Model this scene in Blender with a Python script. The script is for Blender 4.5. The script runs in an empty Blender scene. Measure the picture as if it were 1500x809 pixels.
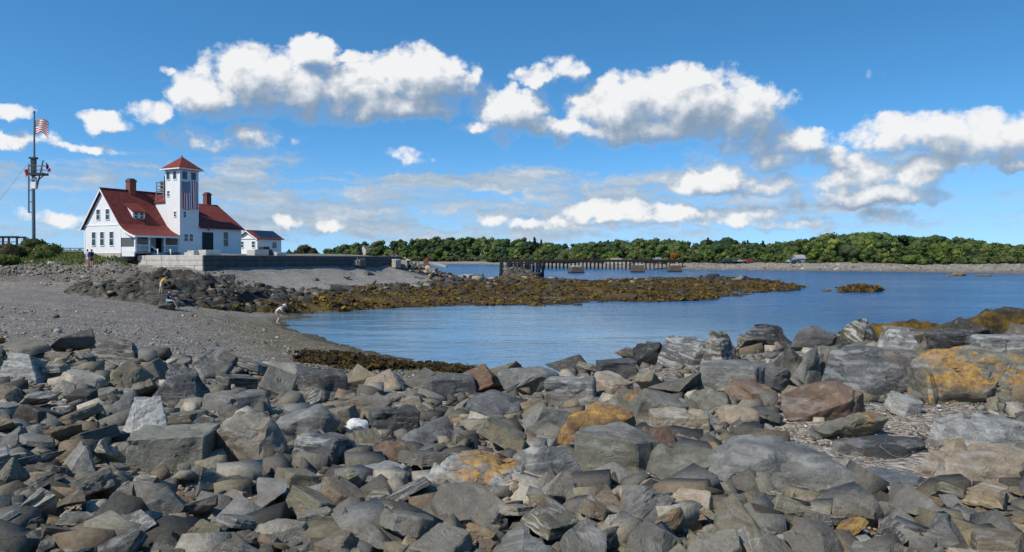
import bpy, bmesh, math, random
import numpy as np
from mathutils import Vector, Matrix

random.seed(7)
RNG = np.random.default_rng(7)
SC = bpy.context.scene
COL = SC.collection
PI = math.pi
F = 1071.1          # focal length of the photograph, in its own pixels
EYE = 4.5           # height of the eye above the water
HY = 381.0          # row of the horizon

def at(px, D, z=0.0):
    return Vector(((px - 750.0) / F * D, D, z))

def row(D, z):
    return HY + (EYE - z) * F / D

def lerp_tab(x, tab):
    xs = [a for a, b in tab]; ys = [b for a, b in tab]
    return np.interp(x, xs, ys)

def sstep(a, b, x):
    t = np.clip((x - a) / (b - a), 0, 1)
    return t * t * (3 - 2 * t)

# ------------------------------------------------------------------ numpy noise
_perm = np.random.default_rng(3).random(1 << 16)
def _h(i, j, k):
    n = (i * 73856093) ^ (j * 19349663) ^ (k * 83492791)
    return _perm[(n ^ (n >> 13)) & 0xFFFF]
def vnoise(p):
    p = np.asarray(p, float)
    i = np.floor(p).astype(np.int64); f = p - i
    f = f * f * f * (f * (f * 6 - 15) + 10)
    x, y, z = i[:, 0], i[:, 1], i[:, 2]
    fx, fy, fz = f[:, 0], f[:, 1], f[:, 2]
    def L(a, b, t): return a + (b - a) * t
    c00 = L(_h(x, y, z), _h(x + 1, y, z), fx); c10 = L(_h(x, y + 1, z), _h(x + 1, y + 1, z), fx)
    c01 = L(_h(x, y, z + 1), _h(x + 1, y, z + 1), fx); c11 = L(_h(x, y + 1, z + 1), _h(x + 1, y + 1, z + 1), fx)
    return L(L(c00, c10, fy), L(c01, c11, fy), fz) * 2 - 1
def fbm(p, octaves=4, gain=0.5):
    p = np.asarray(p, float); s = 0; a = 1.0; t = 0
    for o in range(octaves):
        s = s + a * vnoise(p + 17.3 * o); t += a; a *= gain; p = p * 2.03
    return s / t
def ridged(p, octaves=4):
    p = np.asarray(p, float); s = 0; a = 1.0; t = 0
    for o in range(octaves):
        s = s + a * (1 - np.abs(vnoise(p + 11.1 * o))); t += a; a *= 0.5; p = p * 2.1
    return s / t

# ------------------------------------------------------------------ object helpers
def props(o, label=None, cat=None, group=None, kind=None):
    if label: o['label'] = label
    if cat: o['category'] = cat
    if group: o['group'] = group
    if kind: o['kind'] = kind
    return o

def empty(name, loc, rz=0.0, label=None, cat=None, group=None):
    o = bpy.data.objects.new(name, None)
    o.empty_display_size = 0.3
    COL.objects.link(o); o.location = loc; o.rotation_euler = (0, 0, rz)
    return props(o, label, cat, group)

def link(name, me, mat=None, parent=None):
    o = bpy.data.objects.new(name, me)
    COL.objects.link(o)
    if mat is not None and not me.materials:
        for m in (mat if isinstance(mat, (list, tuple)) else [mat]): me.materials.append(m)
    if parent is not None: o.parent = parent
    return o

def mesh_np(name, V, Fc, col=None, smooth=False):
    V = np.asarray(V, np.float32); Fc = np.asarray(Fc, np.int32)
    me = bpy.data.meshes.new(name)
    n, k = Fc.shape
    me.vertices.add(len(V)); me.vertices.foreach_set('co', V.ravel())
    me.loops.add(n * k); me.loops.foreach_set('vertex_index', Fc.ravel())
    me.polygons.add(n)
    me.polygons.foreach_set('loop_start', np.arange(0, n * k, k, dtype=np.int32))
    me.polygons.foreach_set('loop_total', np.full(n, k, np.int32))
    if smooth: me.polygons.foreach_set('use_smooth', np.ones(n, bool))
    me.update(calc_edges=True)
    if col is not None:
        a = me.color_attributes.new('Col', 'FLOAT_COLOR', 'POINT')
        c = np.ones((len(V), 4), np.float32); c[:, :3] = col
        a.data.foreach_set('color', c.ravel())
    return me

class MB:
    """collects simple solids for ONE mesh"""
    def __init__(s): s.bm = bmesh.new()
    def box(s, x0, x1, y0, y1, z0, z1, bev=0.0, M=None):
        b = s.bm
        g = bmesh.ops.create_cube(b, size=1.0)
        T = Matrix.Translation(((x0+x1)/2, (y0+y1)/2, (z0+z1)/2)) @ Matrix.Diagonal((abs(x1-x0), abs(y1-y0), abs(z1-z0), 1))
        if M is not None: T = M @ T
        bmesh.ops.transform(b, matrix=T, verts=g['verts'])
        if bev > 0:
            es = list({e for v in g['verts'] for e in v.link_edges})
            bmesh.ops.bevel(b, geom=es, offset=bev, segments=1, affect='EDGES', profile=0.5)
        return s
    def bar(s, a, c, r, r2=None, seg=8):
        a = Vector(a); c = Vector(c); d = c - a; L = d.length
        if L < 1e-6: return s
        q = d.to_track_quat('Z', 'Y').to_matrix().to_4x4()
        g = bmesh.ops.create_cone(s.bm, cap_ends=True, segments=seg, radius1=r, radius2=r if r2 is None else r2, depth=L)
        bmesh.ops.transform(s.bm, matrix=Matrix.Translation((a + c) / 2) @ q, verts=g['verts'])
        return s
    def beam(s, a, c, w, h):
        a = Vector(a); c = Vector(c); d = c - a; L = d.length
        q = d.to_track_quat('Y', 'Z').to_matrix().to_4x4()
        g = bmesh.ops.create_cube(s.bm, size=1.0)
        bmesh.ops.transform(s.bm, matrix=Matrix.Translation((a + c) / 2) @ q @ Matrix.Diagonal((w, L, h, 1)), verts=g['verts'])
        return s
    def ball(s, c, r, sub=2, sc=(1, 1, 1)):
        g = bmesh.ops.create_icosphere(s.bm, subdivisions=sub, radius=1.0)
        bmesh.ops.transform(s.bm, matrix=Matrix.Translation(c) @ Matrix.Diagonal((r*sc[0], r*sc[1], r*sc[2], 1)), verts=g['verts'])
        return s
    def poly(s, pts, thick):
        """a flat polygon given an outward thickness vector"""
        t = Vector(thick); b = s.bm
        A = [b.verts.new(Vector(p)) for p in pts]; B = [b.verts.new(Vector(p) + t) for p in pts]
        n = len(A)
        b.faces.new(A[::-1]); b.faces.new(B)
        for i in range(n):
            j = (i + 1) % n
            b.faces.new((A[i], A[j], B[j], B[i]))
        return s
    def build(s, name, mat, parent=None, smooth=False):
        bmesh.ops.recalc_face_normals(s.bm, faces=s.bm.faces[:])
        me = bpy.data.meshes.new(name); s.bm.to_mesh(me); s.bm.free()
        if smooth:
            for p in me.polygons: p.use_smooth = True
        return link(name, me, mat, parent)

def copy_tree(o, parent=None):
    c = o.copy(); COL.objects.link(c); c.parent = parent
    for ch in [k for k in o.children]: copy_tree(ch, c)
    return c

# ------------------------------------------------------------------ node helpers
class NT:
    def __init__(s, tree): s.t = tree; s.n = tree.nodes; s.l = tree.links
    def node(s, typ, **kw):
        nd = s.n.new(typ)
        inp = kw.pop('inp', {})
        for k, v in kw.items(): setattr(nd, k, v)
        for kk, vv in inp.items(): s.put(nd.inputs[kk], vv)
        return nd
    def put(s, sock, v):
        if isinstance(v, bpy.types.NodeSocket): s.l.new(v, sock)
        else: sock.default_value = v
    def math(s, op, a, b=0.0, c=0.0, clamp=False):
        nd = s.n.new('ShaderNodeMath'); nd.operation = op; nd.use_clamp = clamp
        s.put(nd.inputs[0], a); s.put(nd.inputs[1], b); s.put(nd.inputs[2], c)
        return nd.outputs[0]
    def vmath(s, op, a, b=(0, 0, 0), out=0):
        nd = s.n.new('ShaderNodeVectorMath'); nd.operation = op
        s.put(nd.inputs[0], a)
        if op == 'SCALE': s.put(nd.inputs['Scale'], b)
        else: s.put(nd.inputs[1], b)
        return nd.outputs[out]
    def noise(s, vec, scale, detail=4, rough=0.5, out='Fac', dist=0.0):
        nd = s.n.new('ShaderNodeTexNoise'); s.put(nd.inputs['Vector'], vec)
        nd.inputs['Scale'].default_value = scale; nd.inputs['Detail'].default_value = detail
        nd.inputs['Roughness'].default_value = rough; nd.inputs['Distortion'].default_value = dist
        return nd.outputs[out]
    def voro(s, vec, scale, out='Distance', feature='F1', rand=1.0):
        nd = s.n.new('ShaderNodeTexVoronoi'); nd.feature = feature; s.put(nd.inputs['Vector'], vec)
        nd.inputs['Scale'].default_value = scale; nd.inputs['Randomness'].default_value = rand
        return nd.outputs[out]
    def ramp(s, fac, stops, interp='LINEAR'):
        nd = s.n.new('ShaderNodeValToRGB'); s.put(nd.inputs[0], fac); cr = nd.color_ramp
        cr.interpolation = interp
        while len(cr.elements) < len(stops): cr.elements.new(0.5)
        for e, (p, c) in zip(cr.elements, stops):
            e.position = p; e.color = (c[0], c[1], c[2], 1) if not isinstance(c, (int, float)) else (c, c, c, 1)
        return nd.outputs[0]
    def mix(s, fac, a, b, mode='MIX'):
        nd = s.n.new('ShaderNodeMix'); nd.data_type = 'RGBA'; nd.blend_type = mode
        s.put(nd.inputs[0], fac)
        for i, v in ((6, a), (7, b)):
            if not isinstance(v, bpy.types.NodeSocket) and len(v) == 3: v = (*v, 1)
            s.put(nd.inputs[i], v)
        return nd.outputs[2]
    def mapr(s, v, a, b, c=0.0, d=1.0, smooth=False):
        nd = s.n.new('ShaderNodeMapRange'); nd.interpolation_type = 'SMOOTHSTEP' if smooth else 'LINEAR'
        s.put(nd.inputs[0], v)
        for i, x in zip((1, 2, 3, 4), (a, b, c, d)): s.put(nd.inputs[i], x)
        return nd.outputs[0]
    def bump(s, h, strength=0.5, dist=0.05, normal=None):
        nd = s.n.new('ShaderNodeBump'); s.put(nd.inputs['Height'], h)
        nd.inputs['Strength'].default_value = strength; nd.inputs['Distance'].default_value = dist
        if normal is not None: s.l.new(normal, nd.inputs['Normal'])
        return nd.outputs[0]

def mat(name, rough=0.8, spec=0.3):
    m = bpy.data.materials.new(name); m.use_nodes = True
    t = NT(m.node_tree); b = m.node_tree.nodes['Principled BSDF']
    b.inputs['Roughness'].default_value = rough
    b.inputs['Specular IOR Level'].default_value = spec
    t.b = b
    t.obj = lambda: t.node('ShaderNodeTexCoord').outputs['Object']
    t.pos = lambda: t.node('ShaderNodeNewGeometry').outputs['Position']
    return m, t

def plain(name, c, rough=0.7, var=0.12, scale=3.0, metal=0.0, spec=0.3, bump=0.0, bscale=20.0):
    m, t = mat(name, rough, spec)
    o = t.obj()
    n = t.noise(o, scale, 5, 0.6)
    k = t.mapr(n, 0.3, 0.7, 1 - var, 1 + var)
    t.put(t.b.inputs['Base Color'], t.mix(1.0, (*c, 1), t.vmath('SCALE', (1, 1, 1), k), 'MULTIPLY'))
    t.b.inputs['Metallic'].default_value = metal
    if bump: t.put(t.b.inputs['Normal'], t.bump(t.noise(o, bscale, 4, 0.6), bump, 0.02))
    return m

# ------------------------------------------------------------------ materials
M = {}
M['trim'] = plain('white_trim', (0.80, 0.80, 0.78), 0.55, 0.05)
M['metal'] = plain('grey_metal', (0.16, 0.18, 0.20), 0.45, 0.15, metal=0.4)
M['darkmetal'] = plain('dark_metal', (0.05, 0.055, 0.065), 0.5, 0.15, metal=0.3)
M['door'] = plain('green_door', (0.006, 0.016, 0.014), 0.5, 0.2)
M['skin'] = plain('skin', (0.50, 0.30, 0.22), 0.55, 0.06)
M['timber'] = plain('weathered_timber', (0.10, 0.085, 0.07), 0.85, 0.35, 2.0, bump=0.4)
M['darktimber'] = plain('tarred_timber', (0.028, 0.024, 0.022), 0.85, 0.35, 1.5, bump=0.4)
M['greywood'] = plain('grey_wood', (0.25, 0.25, 0.25), 0.85, 0.25, 2.0, bump=0.3)
M['concrete'] = plain('concrete', (0.36, 0.35, 0.33), 0.9, 0.15, 1.5, bump=0.3)
M['bark'] = plain('bark', (0.07, 0.055, 0.045), 0.9, 0.3, 2.0, bump=0.5)

def m_brick():
    m, t = mat('chimney_brick', 0.85)
    b = t.node('ShaderNodeTexBrick', inp={'Vector': t.obj(), 'Scale': 4.5, 'Color1': (0.22, 0.075, 0.05, 1), 'Color2': (0.15, 0.05, 0.04, 1), 'Mortar': (0.22, 0.18, 0.15, 1), 'Mortar Size': 0.012})
    t.put(t.b.inputs['Base Color'], b.outputs[0]); return m
M['brick'] = m_brick()

def m_glass():
    m, t = mat('window_glass', 0.06, 0.6)
    n = t.noise(t.obj(), 1.2, 2)
    t.put(t.b.inputs['Base Color'], t.ramp(n, [(0.3, (0.012, 0.016, 0.02)), (0.7, (0.035, 0.045, 0.055))]))
    return m
M['glass'] = m_glass()

def m_siding(name, c, scale):
    m, t = mat(name, 0.6)
    o = t.obj()
    sep = t.node('ShaderNodeSeparateXYZ', inp={0: o}).outputs[2]
    saw = t.math('FRACT', t.math('MULTIPLY', sep, scale))
    n = t.noise(o, 1.3, 5, 0.65)
    n2 = t.noise(t.vmath('MULTIPLY', o, (6, 6, 0.5)), 1.0, 3, 0.6)
    k = t.math('MULTIPLY', t.mapr(n, 0.3, 0.75, 0.93, 1.03), t.mapr(n2, 0.3, 0.7, 0.95, 1.02))
    t.put(t.b.inputs['Base Color'], t.mix(1.0, (*c, 1), t.vmath('SCALE', (1, 1, 1), k), 'MULTIPLY'))
    t.put(t.b.inputs['Normal'], t.bump(saw, 0.5, 0.025))
    return m
M['siding'] = m_siding('white_shingle', (0.80, 0.80, 0.79), 7.0)

def m_roof(name, c1, c2):
    m, t = mat(name, 0.85)
    o = t.obj()
    sep = t.node('ShaderNodeSeparateXYZ', inp={0: o})
    zz = t.math('MULTIPLY', sep.outputs[2], 5.0)
    saw = t.math('FRACT', zz)
    rowi = t.math('FLOOR', zz)
    cell = t.node('ShaderNodeCombineXYZ', inp={0: t.math('FLOOR', t.math('MULTIPLY', t.math('ADD', sep.outputs[0], t.math('MULTIPLY', rowi, 0.13)), 4.0)), 1: rowi, 2: t.math('FLOOR', t.math('MULTIPLY', sep.outputs[1], 4.0))}).outputs[0]
    w = t.node('ShaderNodeTexWhiteNoise', inp={0: cell}).outputs[0]
    n = t.noise(o, 0.7, 5, 0.65)
    f = t.math('ADD', t.math('MULTIPLY', w, 0.45), t.math('MULTIPLY', n, 0.55))
    t.put(t.b.inputs['Base Color'], t.ramp(f, [(0.2, c1), (0.8, c2)]))
    t.put(t.b.inputs['Normal'], t.bump(saw, 0.6, 0.03))
    return m
M['roof'] = m_roof('red_shingle', (0.125, 0.024, 0.019), (0.225, 0.048, 0.036))

def m_stone(name, c1, c2, c3, rough=0.9, scale=1.5):
    m, t = mat(name, rough)
    o = t.obj()
    n = t.noise(o, scale, 8, 0.65); n2 = t.noise(o, scale * 7, 6, 0.7)
    f = t.math('ADD', t.math('MULTIPLY', n, 0.6), t.math('MULTIPLY', n2, 0.4))
    t.put(t.b.inputs['Base Color'], t.ramp(f, [(0.3, c1), (0.5, c2), (0.72, c3)]))
    t.put(t.b.inputs['Normal'], t.bump(n2, 0.6, 0.03))
    return m
M['granite'] = m_stone('cut_granite', (0.33, 0.30, 0.25), (0.48, 0.45, 0.40), (0.60, 0.58, 0.53))
M['palestone'] = m_stone('pale_stone', (0.30, 0.27, 0.22), (0.42, 0.38, 0.32), (0.55, 0.50, 0.44))
M['cribstone'] = m_stone('crib_stone', (0.06, 0.048, 0.036), (0.12, 0.098, 0.072), (0.20, 0.17, 0.13))

# the rock of the shore: obj.color is the tint of each rock, 'lichen' and 'strata' are per-object amounts
def m_rock():
    m, t = mat('shore_rock', 0.82, 0.25)
    o = t.obj()
    info = t.node('ShaderNodeObjectInfo')
    rnd = info.outputs['Random']
    off = t.node('ShaderNodeCombineXYZ', inp={0: t.math('MULTIPLY', rnd, 37.0), 1: t.math('MULTIPLY', rnd, 91.0), 2: t.math('MULTIPLY', rnd, 53.0)}).outputs[0]
    # metres: undo the object's scale through world distance is not needed, use position in world + offset
    p = t.vmath('ADD', t.pos(), off)
    lich = t.node('ShaderNodeAttribute', attribute_type='OBJECT', attribute_name='lichen').outputs['Fac']
    stra = t.node('ShaderNodeAttribute', attribute_type='OBJECT', attribute_name='strata').outputs['Fac']
    big = t.noise(p, 2.2, 6, 0.62, dist=0.6)
    fine = t.noise(p, 16.0, 8, 0.72)
    grit = t.noise(p, 90.0, 3, 0.7)
    base = info.outputs['Color']
    k = t.math('ADD', t.math('ADD', t.mapr(big, 0.25, 0.75, -0.38, 0.38), t.mapr(fine, 0.3, 0.7, -0.26, 0.26)), t.mapr(grit, 0.3, 0.7, -0.14, 0.14))
    k = t.math('ADD', k, 1.0)
    c = t.mix(1.0, base, t.vmath('SCALE', (1, 1, 1), k), 'MULTIPLY')
    # bedding streaks along the rock's own axis
    ow = t.vmath('ADD', t.vmath('MULTIPLY', o, (1.0, 1.6, 9.0)), t.vmath('SCALE', t.noise(p, 3.0, 3, 0.5, out='Color'), 1.4))
    ban = t.noise(ow, 1.6, 5, 0.6)
    bf = t.math('MULTIPLY', t.mapr(ban, 0.46, 0.62, 0, 1, True), stra)
    c = t.mix(bf, c, t.mix(0.65, c, (0.52, 0.51, 0.47)))
    bd = t.math('MULTIPLY', t.mapr(ban, 0.44, 0.36, 0, 1, True), t.math('MULTIPLY', stra, 0.6))
    c = t.mix(bd, c, t.mix(1.0, c, (0.45, 0.45, 0.47), 'MULTIPLY'))
    # rusty and ochre stains
    rust = t.mapr(t.noise(p, 1.3, 5, 0.6), 0.56, 0.74, 0, 0.55, True)
    c = t.mix(rust, c, t.mix(0.75, c, (0.21, 0.135, 0.075)))
    # thin quartz veins
    vd = t.voro(t.vmath('ADD', p, t.vmath('SCALE', t.noise(p, 2.0, 2, 0.5, out='Color'), 0.9)), 1.5, feature='DISTANCE_TO_EDGE')
    vein = t.math('MULTIPLY', t.mapr(vd, 0.006, 0.002, 0, 1), t.mapr(t.noise(p, 0.9, 2), 0.58, 0.66, 0, 0.45))
    c = t.mix(vein, c, (0.50, 0.49, 0.46))
    # pale grey-green crust and orange lichen, on the upper sides
    nz = t.node('ShaderNodeSeparateXYZ', inp={0: t.node('ShaderNodeNewGeometry').outputs['Normal']}).outputs[2]
    up = t.mapr(nz, -0.2, 0.5, 0.0, 1.0, True)
    crust = t.math('MULTIPLY', t.math('MULTIPLY', t.mapr(t.noise(p, 7.0, 6, 0.7), 0.55, 0.62, 0, 1, True), up), 0.4)
    c = t.mix(crust, c, t.mix(0.5, c, (0.36, 0.36, 0.32)))
    lm = t.noise(p, 2.6, 7, 0.68)
    lf = t.math('MULTIPLY', t.mapr(t.math('ADD', lm, t.math('MULTIPLY', t.math('SUBTRACT', lich, 0.5), 0.42)), 0.50, 0.60, 0, 1, True), t.mapr(lich, 0.0, 0.08, 0, 1))
    lf = t.math('MULTIPLY', lf, t.mapr(up, 0, 1, 0.25, 1.0))
    lc = t.ramp(t.noise(p, 14.0, 6, 0.68), [(0.3, (0.13, 0.080, 0.045)), (0.44, (0.26, 0.14, 0.045)), (0.54, (0.40, 0.215, 0.04)), (0.66, (0.50, 0.32, 0.06))])
    lf = t.math('MULTIPLY', lf, t.mapr(t.noise(p, 22.0, 4, 0.7), 0.34, 0.52, 0.35, 1.0))
    c = t.mix(t.math('MULTIPLY', lf, 0.9), c, lc)
    t.put(t.b.inputs['Base Color'], c)
    # cracks and grain
    crk = t.mapr(t.voro(t.vmath('ADD', t.vmath('MULTIPLY', o, (2.0, 2.6, 4.5)), t.vmath('SCALE', t.noise(p, 4.0, 3, 0.5, out='Color'), 0.9)), 1.3, feature='DISTANCE_TO_EDGE'), 0.0, 0.05, 0, 1)
    h = t.math('ADD', t.math('MULTIPLY', crk, 0.10), t.math('ADD', t.math('MULTIPLY', fine, 1.0), t.math('MULTIPLY', grit, 0.25)))
    h = t.math('ADD', h, t.math('MULTIPLY', t.math('MULTIPLY', ban, stra), 0.8))
    t.put(t.b.inputs['Normal'], t.bump(h, 0.75, 0.035))
    return m
M['rock'] = m_rock()

def m_rubble(name='loose_stone', detail=30.0):
    m, t = mat(name, 0.85, 0.25)
    a = t.node('ShaderNodeAttribute', attribute_name='Col').outputs['Color']
    p = t.pos()
    n = t.noise(p, detail, 5, 0.7)
    t.put(t.b.inputs['Base Color'], t.mix(1.0, a, t.vmath('SCALE', (1, 1, 1), t.mapr(n, 0.3, 0.7, 0.65, 1.35)), 'MULTIPLY'))
    t.put(t.b.inputs['Normal'], t.bump(n, 0.5, 0.02))
    return m
M['rubble'] = m_rubble()
M['rubblefar'] = m_rubble('far_stone', 4.0)

def m_leaf(name='foliage'):
    m, t = mat(name, 0.75, 0.2)
    a = t.node('ShaderNodeAttribute', attribute_name='Col').outputs['Color']
    n = t.noise(t.pos(), 0.9, 4, 0.6)
    c = t.mix(1.0, a, t.vmath('SCALE', (1, 1, 1), t.mapr(n, 0.3, 0.7, 0.75, 1.25)), 'MULTIPLY')
    t.put(t.b.inputs['Base Color'], c)
    tr = t.node('ShaderNodeBsdfTranslucent', inp={'Color': t.mix(1.0, c, (1.1, 1.25, 0.7, 1), 'MULTIPLY')})
    mx = t.node('ShaderNodeMixShader', inp={0: 0.25, 1: t.b.outputs[0], 2: tr.outputs[0]})
    out = m.node_tree.nodes['Material Output']; t.l.new(mx.outputs[0], out.inputs[0])
    return m
M['leaf'] = m_leaf()
# ------------------------------------------------------------------ camera
cam = bpy.data.cameras.new('camera'); camo = bpy.data.objects.new('camera', cam); COL.objects.link(camo)
cam.sensor_width = 36.0; cam.lens = 36.0 * F / 1500.0
cam.shift_y = -(404.5 - HY) / 1500.0
cam.clip_start = 0.1; cam.clip_end = 20000
camo.location = (0, 0, EYE); camo.rotation_euler = (PI / 2, 0, 0)
SC.camera = camo
SC.view_settings.view_transform = 'Standard'; SC.view_settings.look = 'None'
SC.view_settings.gamma = 1.0; SC.view_settings.use_curve_mapping = False
SC.view_settings.exposure = 0.0
SC.cycles.max_bounces = 5; SC.cycles.diffuse_bounces = 2; SC.cycles.glossy_bounces = 3; SC.cycles.transmission_bounces = 2

# ------------------------------------------------------------------ sun and sky
SUN_EL = math.radians(46); SUN_AZ = math.radians(-132)      # clockwise from the view direction
sd = Vector((math.sin(SUN_AZ) * math.cos(SUN_EL), math.cos(SUN_AZ) * math.cos(SUN_EL), math.sin(SUN_EL)))
sl = bpy.data.lights.new('sun', 'SUN'); sl.energy = 4.6; sl.angle = math.radians(0.5); sl.color = (1.0, 0.93, 0.82)
so = bpy.data.objects.new('sun', sl); COL.objects.link(so); so.location = (-40, -40, 60)
so.rotation_euler = (-sd).to_track_quat('-Z', 'Y').to_euler()

CLOUDS = [  # centre x, y, radii x, y, weight
 (228,163,32,16,.75),(300,142,55,32,1),(375,115,75,42,1),(455,82,45,24,1),(440,132,95,36,1.1),(530,132,95,38,1.1),(610,118,85,38,1.15),
 (560,152,120,22,1.1),(655,116,40,24,.9),(165,179,38,11,.6),(505,82,32,8,.6),
 (748,165,56,34,1.1),(718,183,40,11,.9),(800,184,70,15,.9),(832,102,28,16,.6),(790,112,32,11,.45),(698,112,9,16,.4),(922,158,82,44,1.2),(1005,150,98,46,1.25),(1085,170,72,40,1.15),(960,190,140,22,1.1),(1150,236,150,18,.5),(1225,268,140,26,.5),(870,188,70,14,.9),
 (1165,207,62,17,.9),(1105,216,95,14,.6),
 (1335,196,88,28,.95),(1420,202,95,30,1.0),(1500,212,75,26,.85),(1490,240,34,11,1),
 (1055,264,66,21,1.0),(1125,275,85,14,.7),(1255,264,85,26,1.0),(1345,256,48,32,1.0),(1290,286,110,16,1.05),(1300,316,42,11,.75),(1205,238,100,15,.6),
 (718,326,22,9,.7),(790,330,55,6,.5),(895,310,60,14,.75),(930,322,90,8,.6),(985,314,55,14,.7),(1080,316,70,15,.75),(1155,327,60,10,.6),(487,329,19,8,.5),(417,328,17,9,.45),
 (10,160,28,11,.6),(15,204,60,13,.6),(110,215,60,5,.3),(345,204,82,17,.42),(92,318,42,11,.5),(595,228,22,7,.25),(243,104,13,7,.4),(1276,110,12,5,.1),(520,100,40,10,.4),
]
def cloud_group():
    g = bpy.data.node_groups.new('cloud_cover', 'ShaderNodeTree')
    g.interface.new_socket('P', in_out='INPUT', socket_type='NodeSocketVector')
    g.interface.new_socket('Density', in_out='OUTPUT', socket_type='NodeSocketFloat')
    g.interface.new_socket('Height', in_out='OUTPUT', socket_type='NodeSocketFloat')
    t = NT(g); gi = t.node('NodeGroupInput').outputs[0]
    w = t.vmath('SUBTRACT', t.noise(gi, 1.9, 7, 0.62, out='Color'), (0.5, 0.5, 0.5))
    P = t.vmath('ADD', gi, t.vmath('MULTIPLY', w, (0.62, 0.45, 0)))
    acc = None; hh = None
    for cx, cy, rx, ry, wt in CLOUDS:
        az = math.atan((cx - 750) / F); c = math.cos(az)
        u = az * 10.71; v = (HY - cy) / F * c * 10.71
        ru = rx / 100 * c * c * 1.12; rv = ry / 100 * c * 1.22
        d = t.vmath('MULTIPLY', t.vmath('SUBTRACT', P, (u, v, 0)), (1 / ru, 1 / rv, 0))
        e = t.vmath('DOT_PRODUCT', d, d, out=1)
        val = t.math('MULTIPLY_ADD', e, -wt, wt)
        acc = val if acc is None else t.math('MAXIMUM', acc, val)
    n1 = t.noise(gi, 2.3, 10, 0.62)
    n2 = t.voro(t.vmath('ADD', gi, t.vmath('SCALE', w, 0.3)), 3.6, feature='SMOOTH_F1')
    n3 = t.voro(t.vmath('ADD', gi, t.vmath('SCALE', w, 0.25)), 8.5, feature='SMOOTH_F1')
    acc = t.math('MAXIMUM', acc, -1.2)
    d = t.math('MULTIPLY_ADD', t.math('SUBTRACT', n1, 0.45), 2.3, acc)
    d = t.math('MULTIPLY_ADD', t.math('SUBTRACT', 0.40, n2), 0.9, d)
    d = t.math('MULTIPLY_ADD', t.math('SUBTRACT', 0.40, n3), 0.34, d)
    go = t.node('NodeGroupOutput'); t.put(go.inputs[0], d); t.put(go.inputs[1], acc)
    return g

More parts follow.
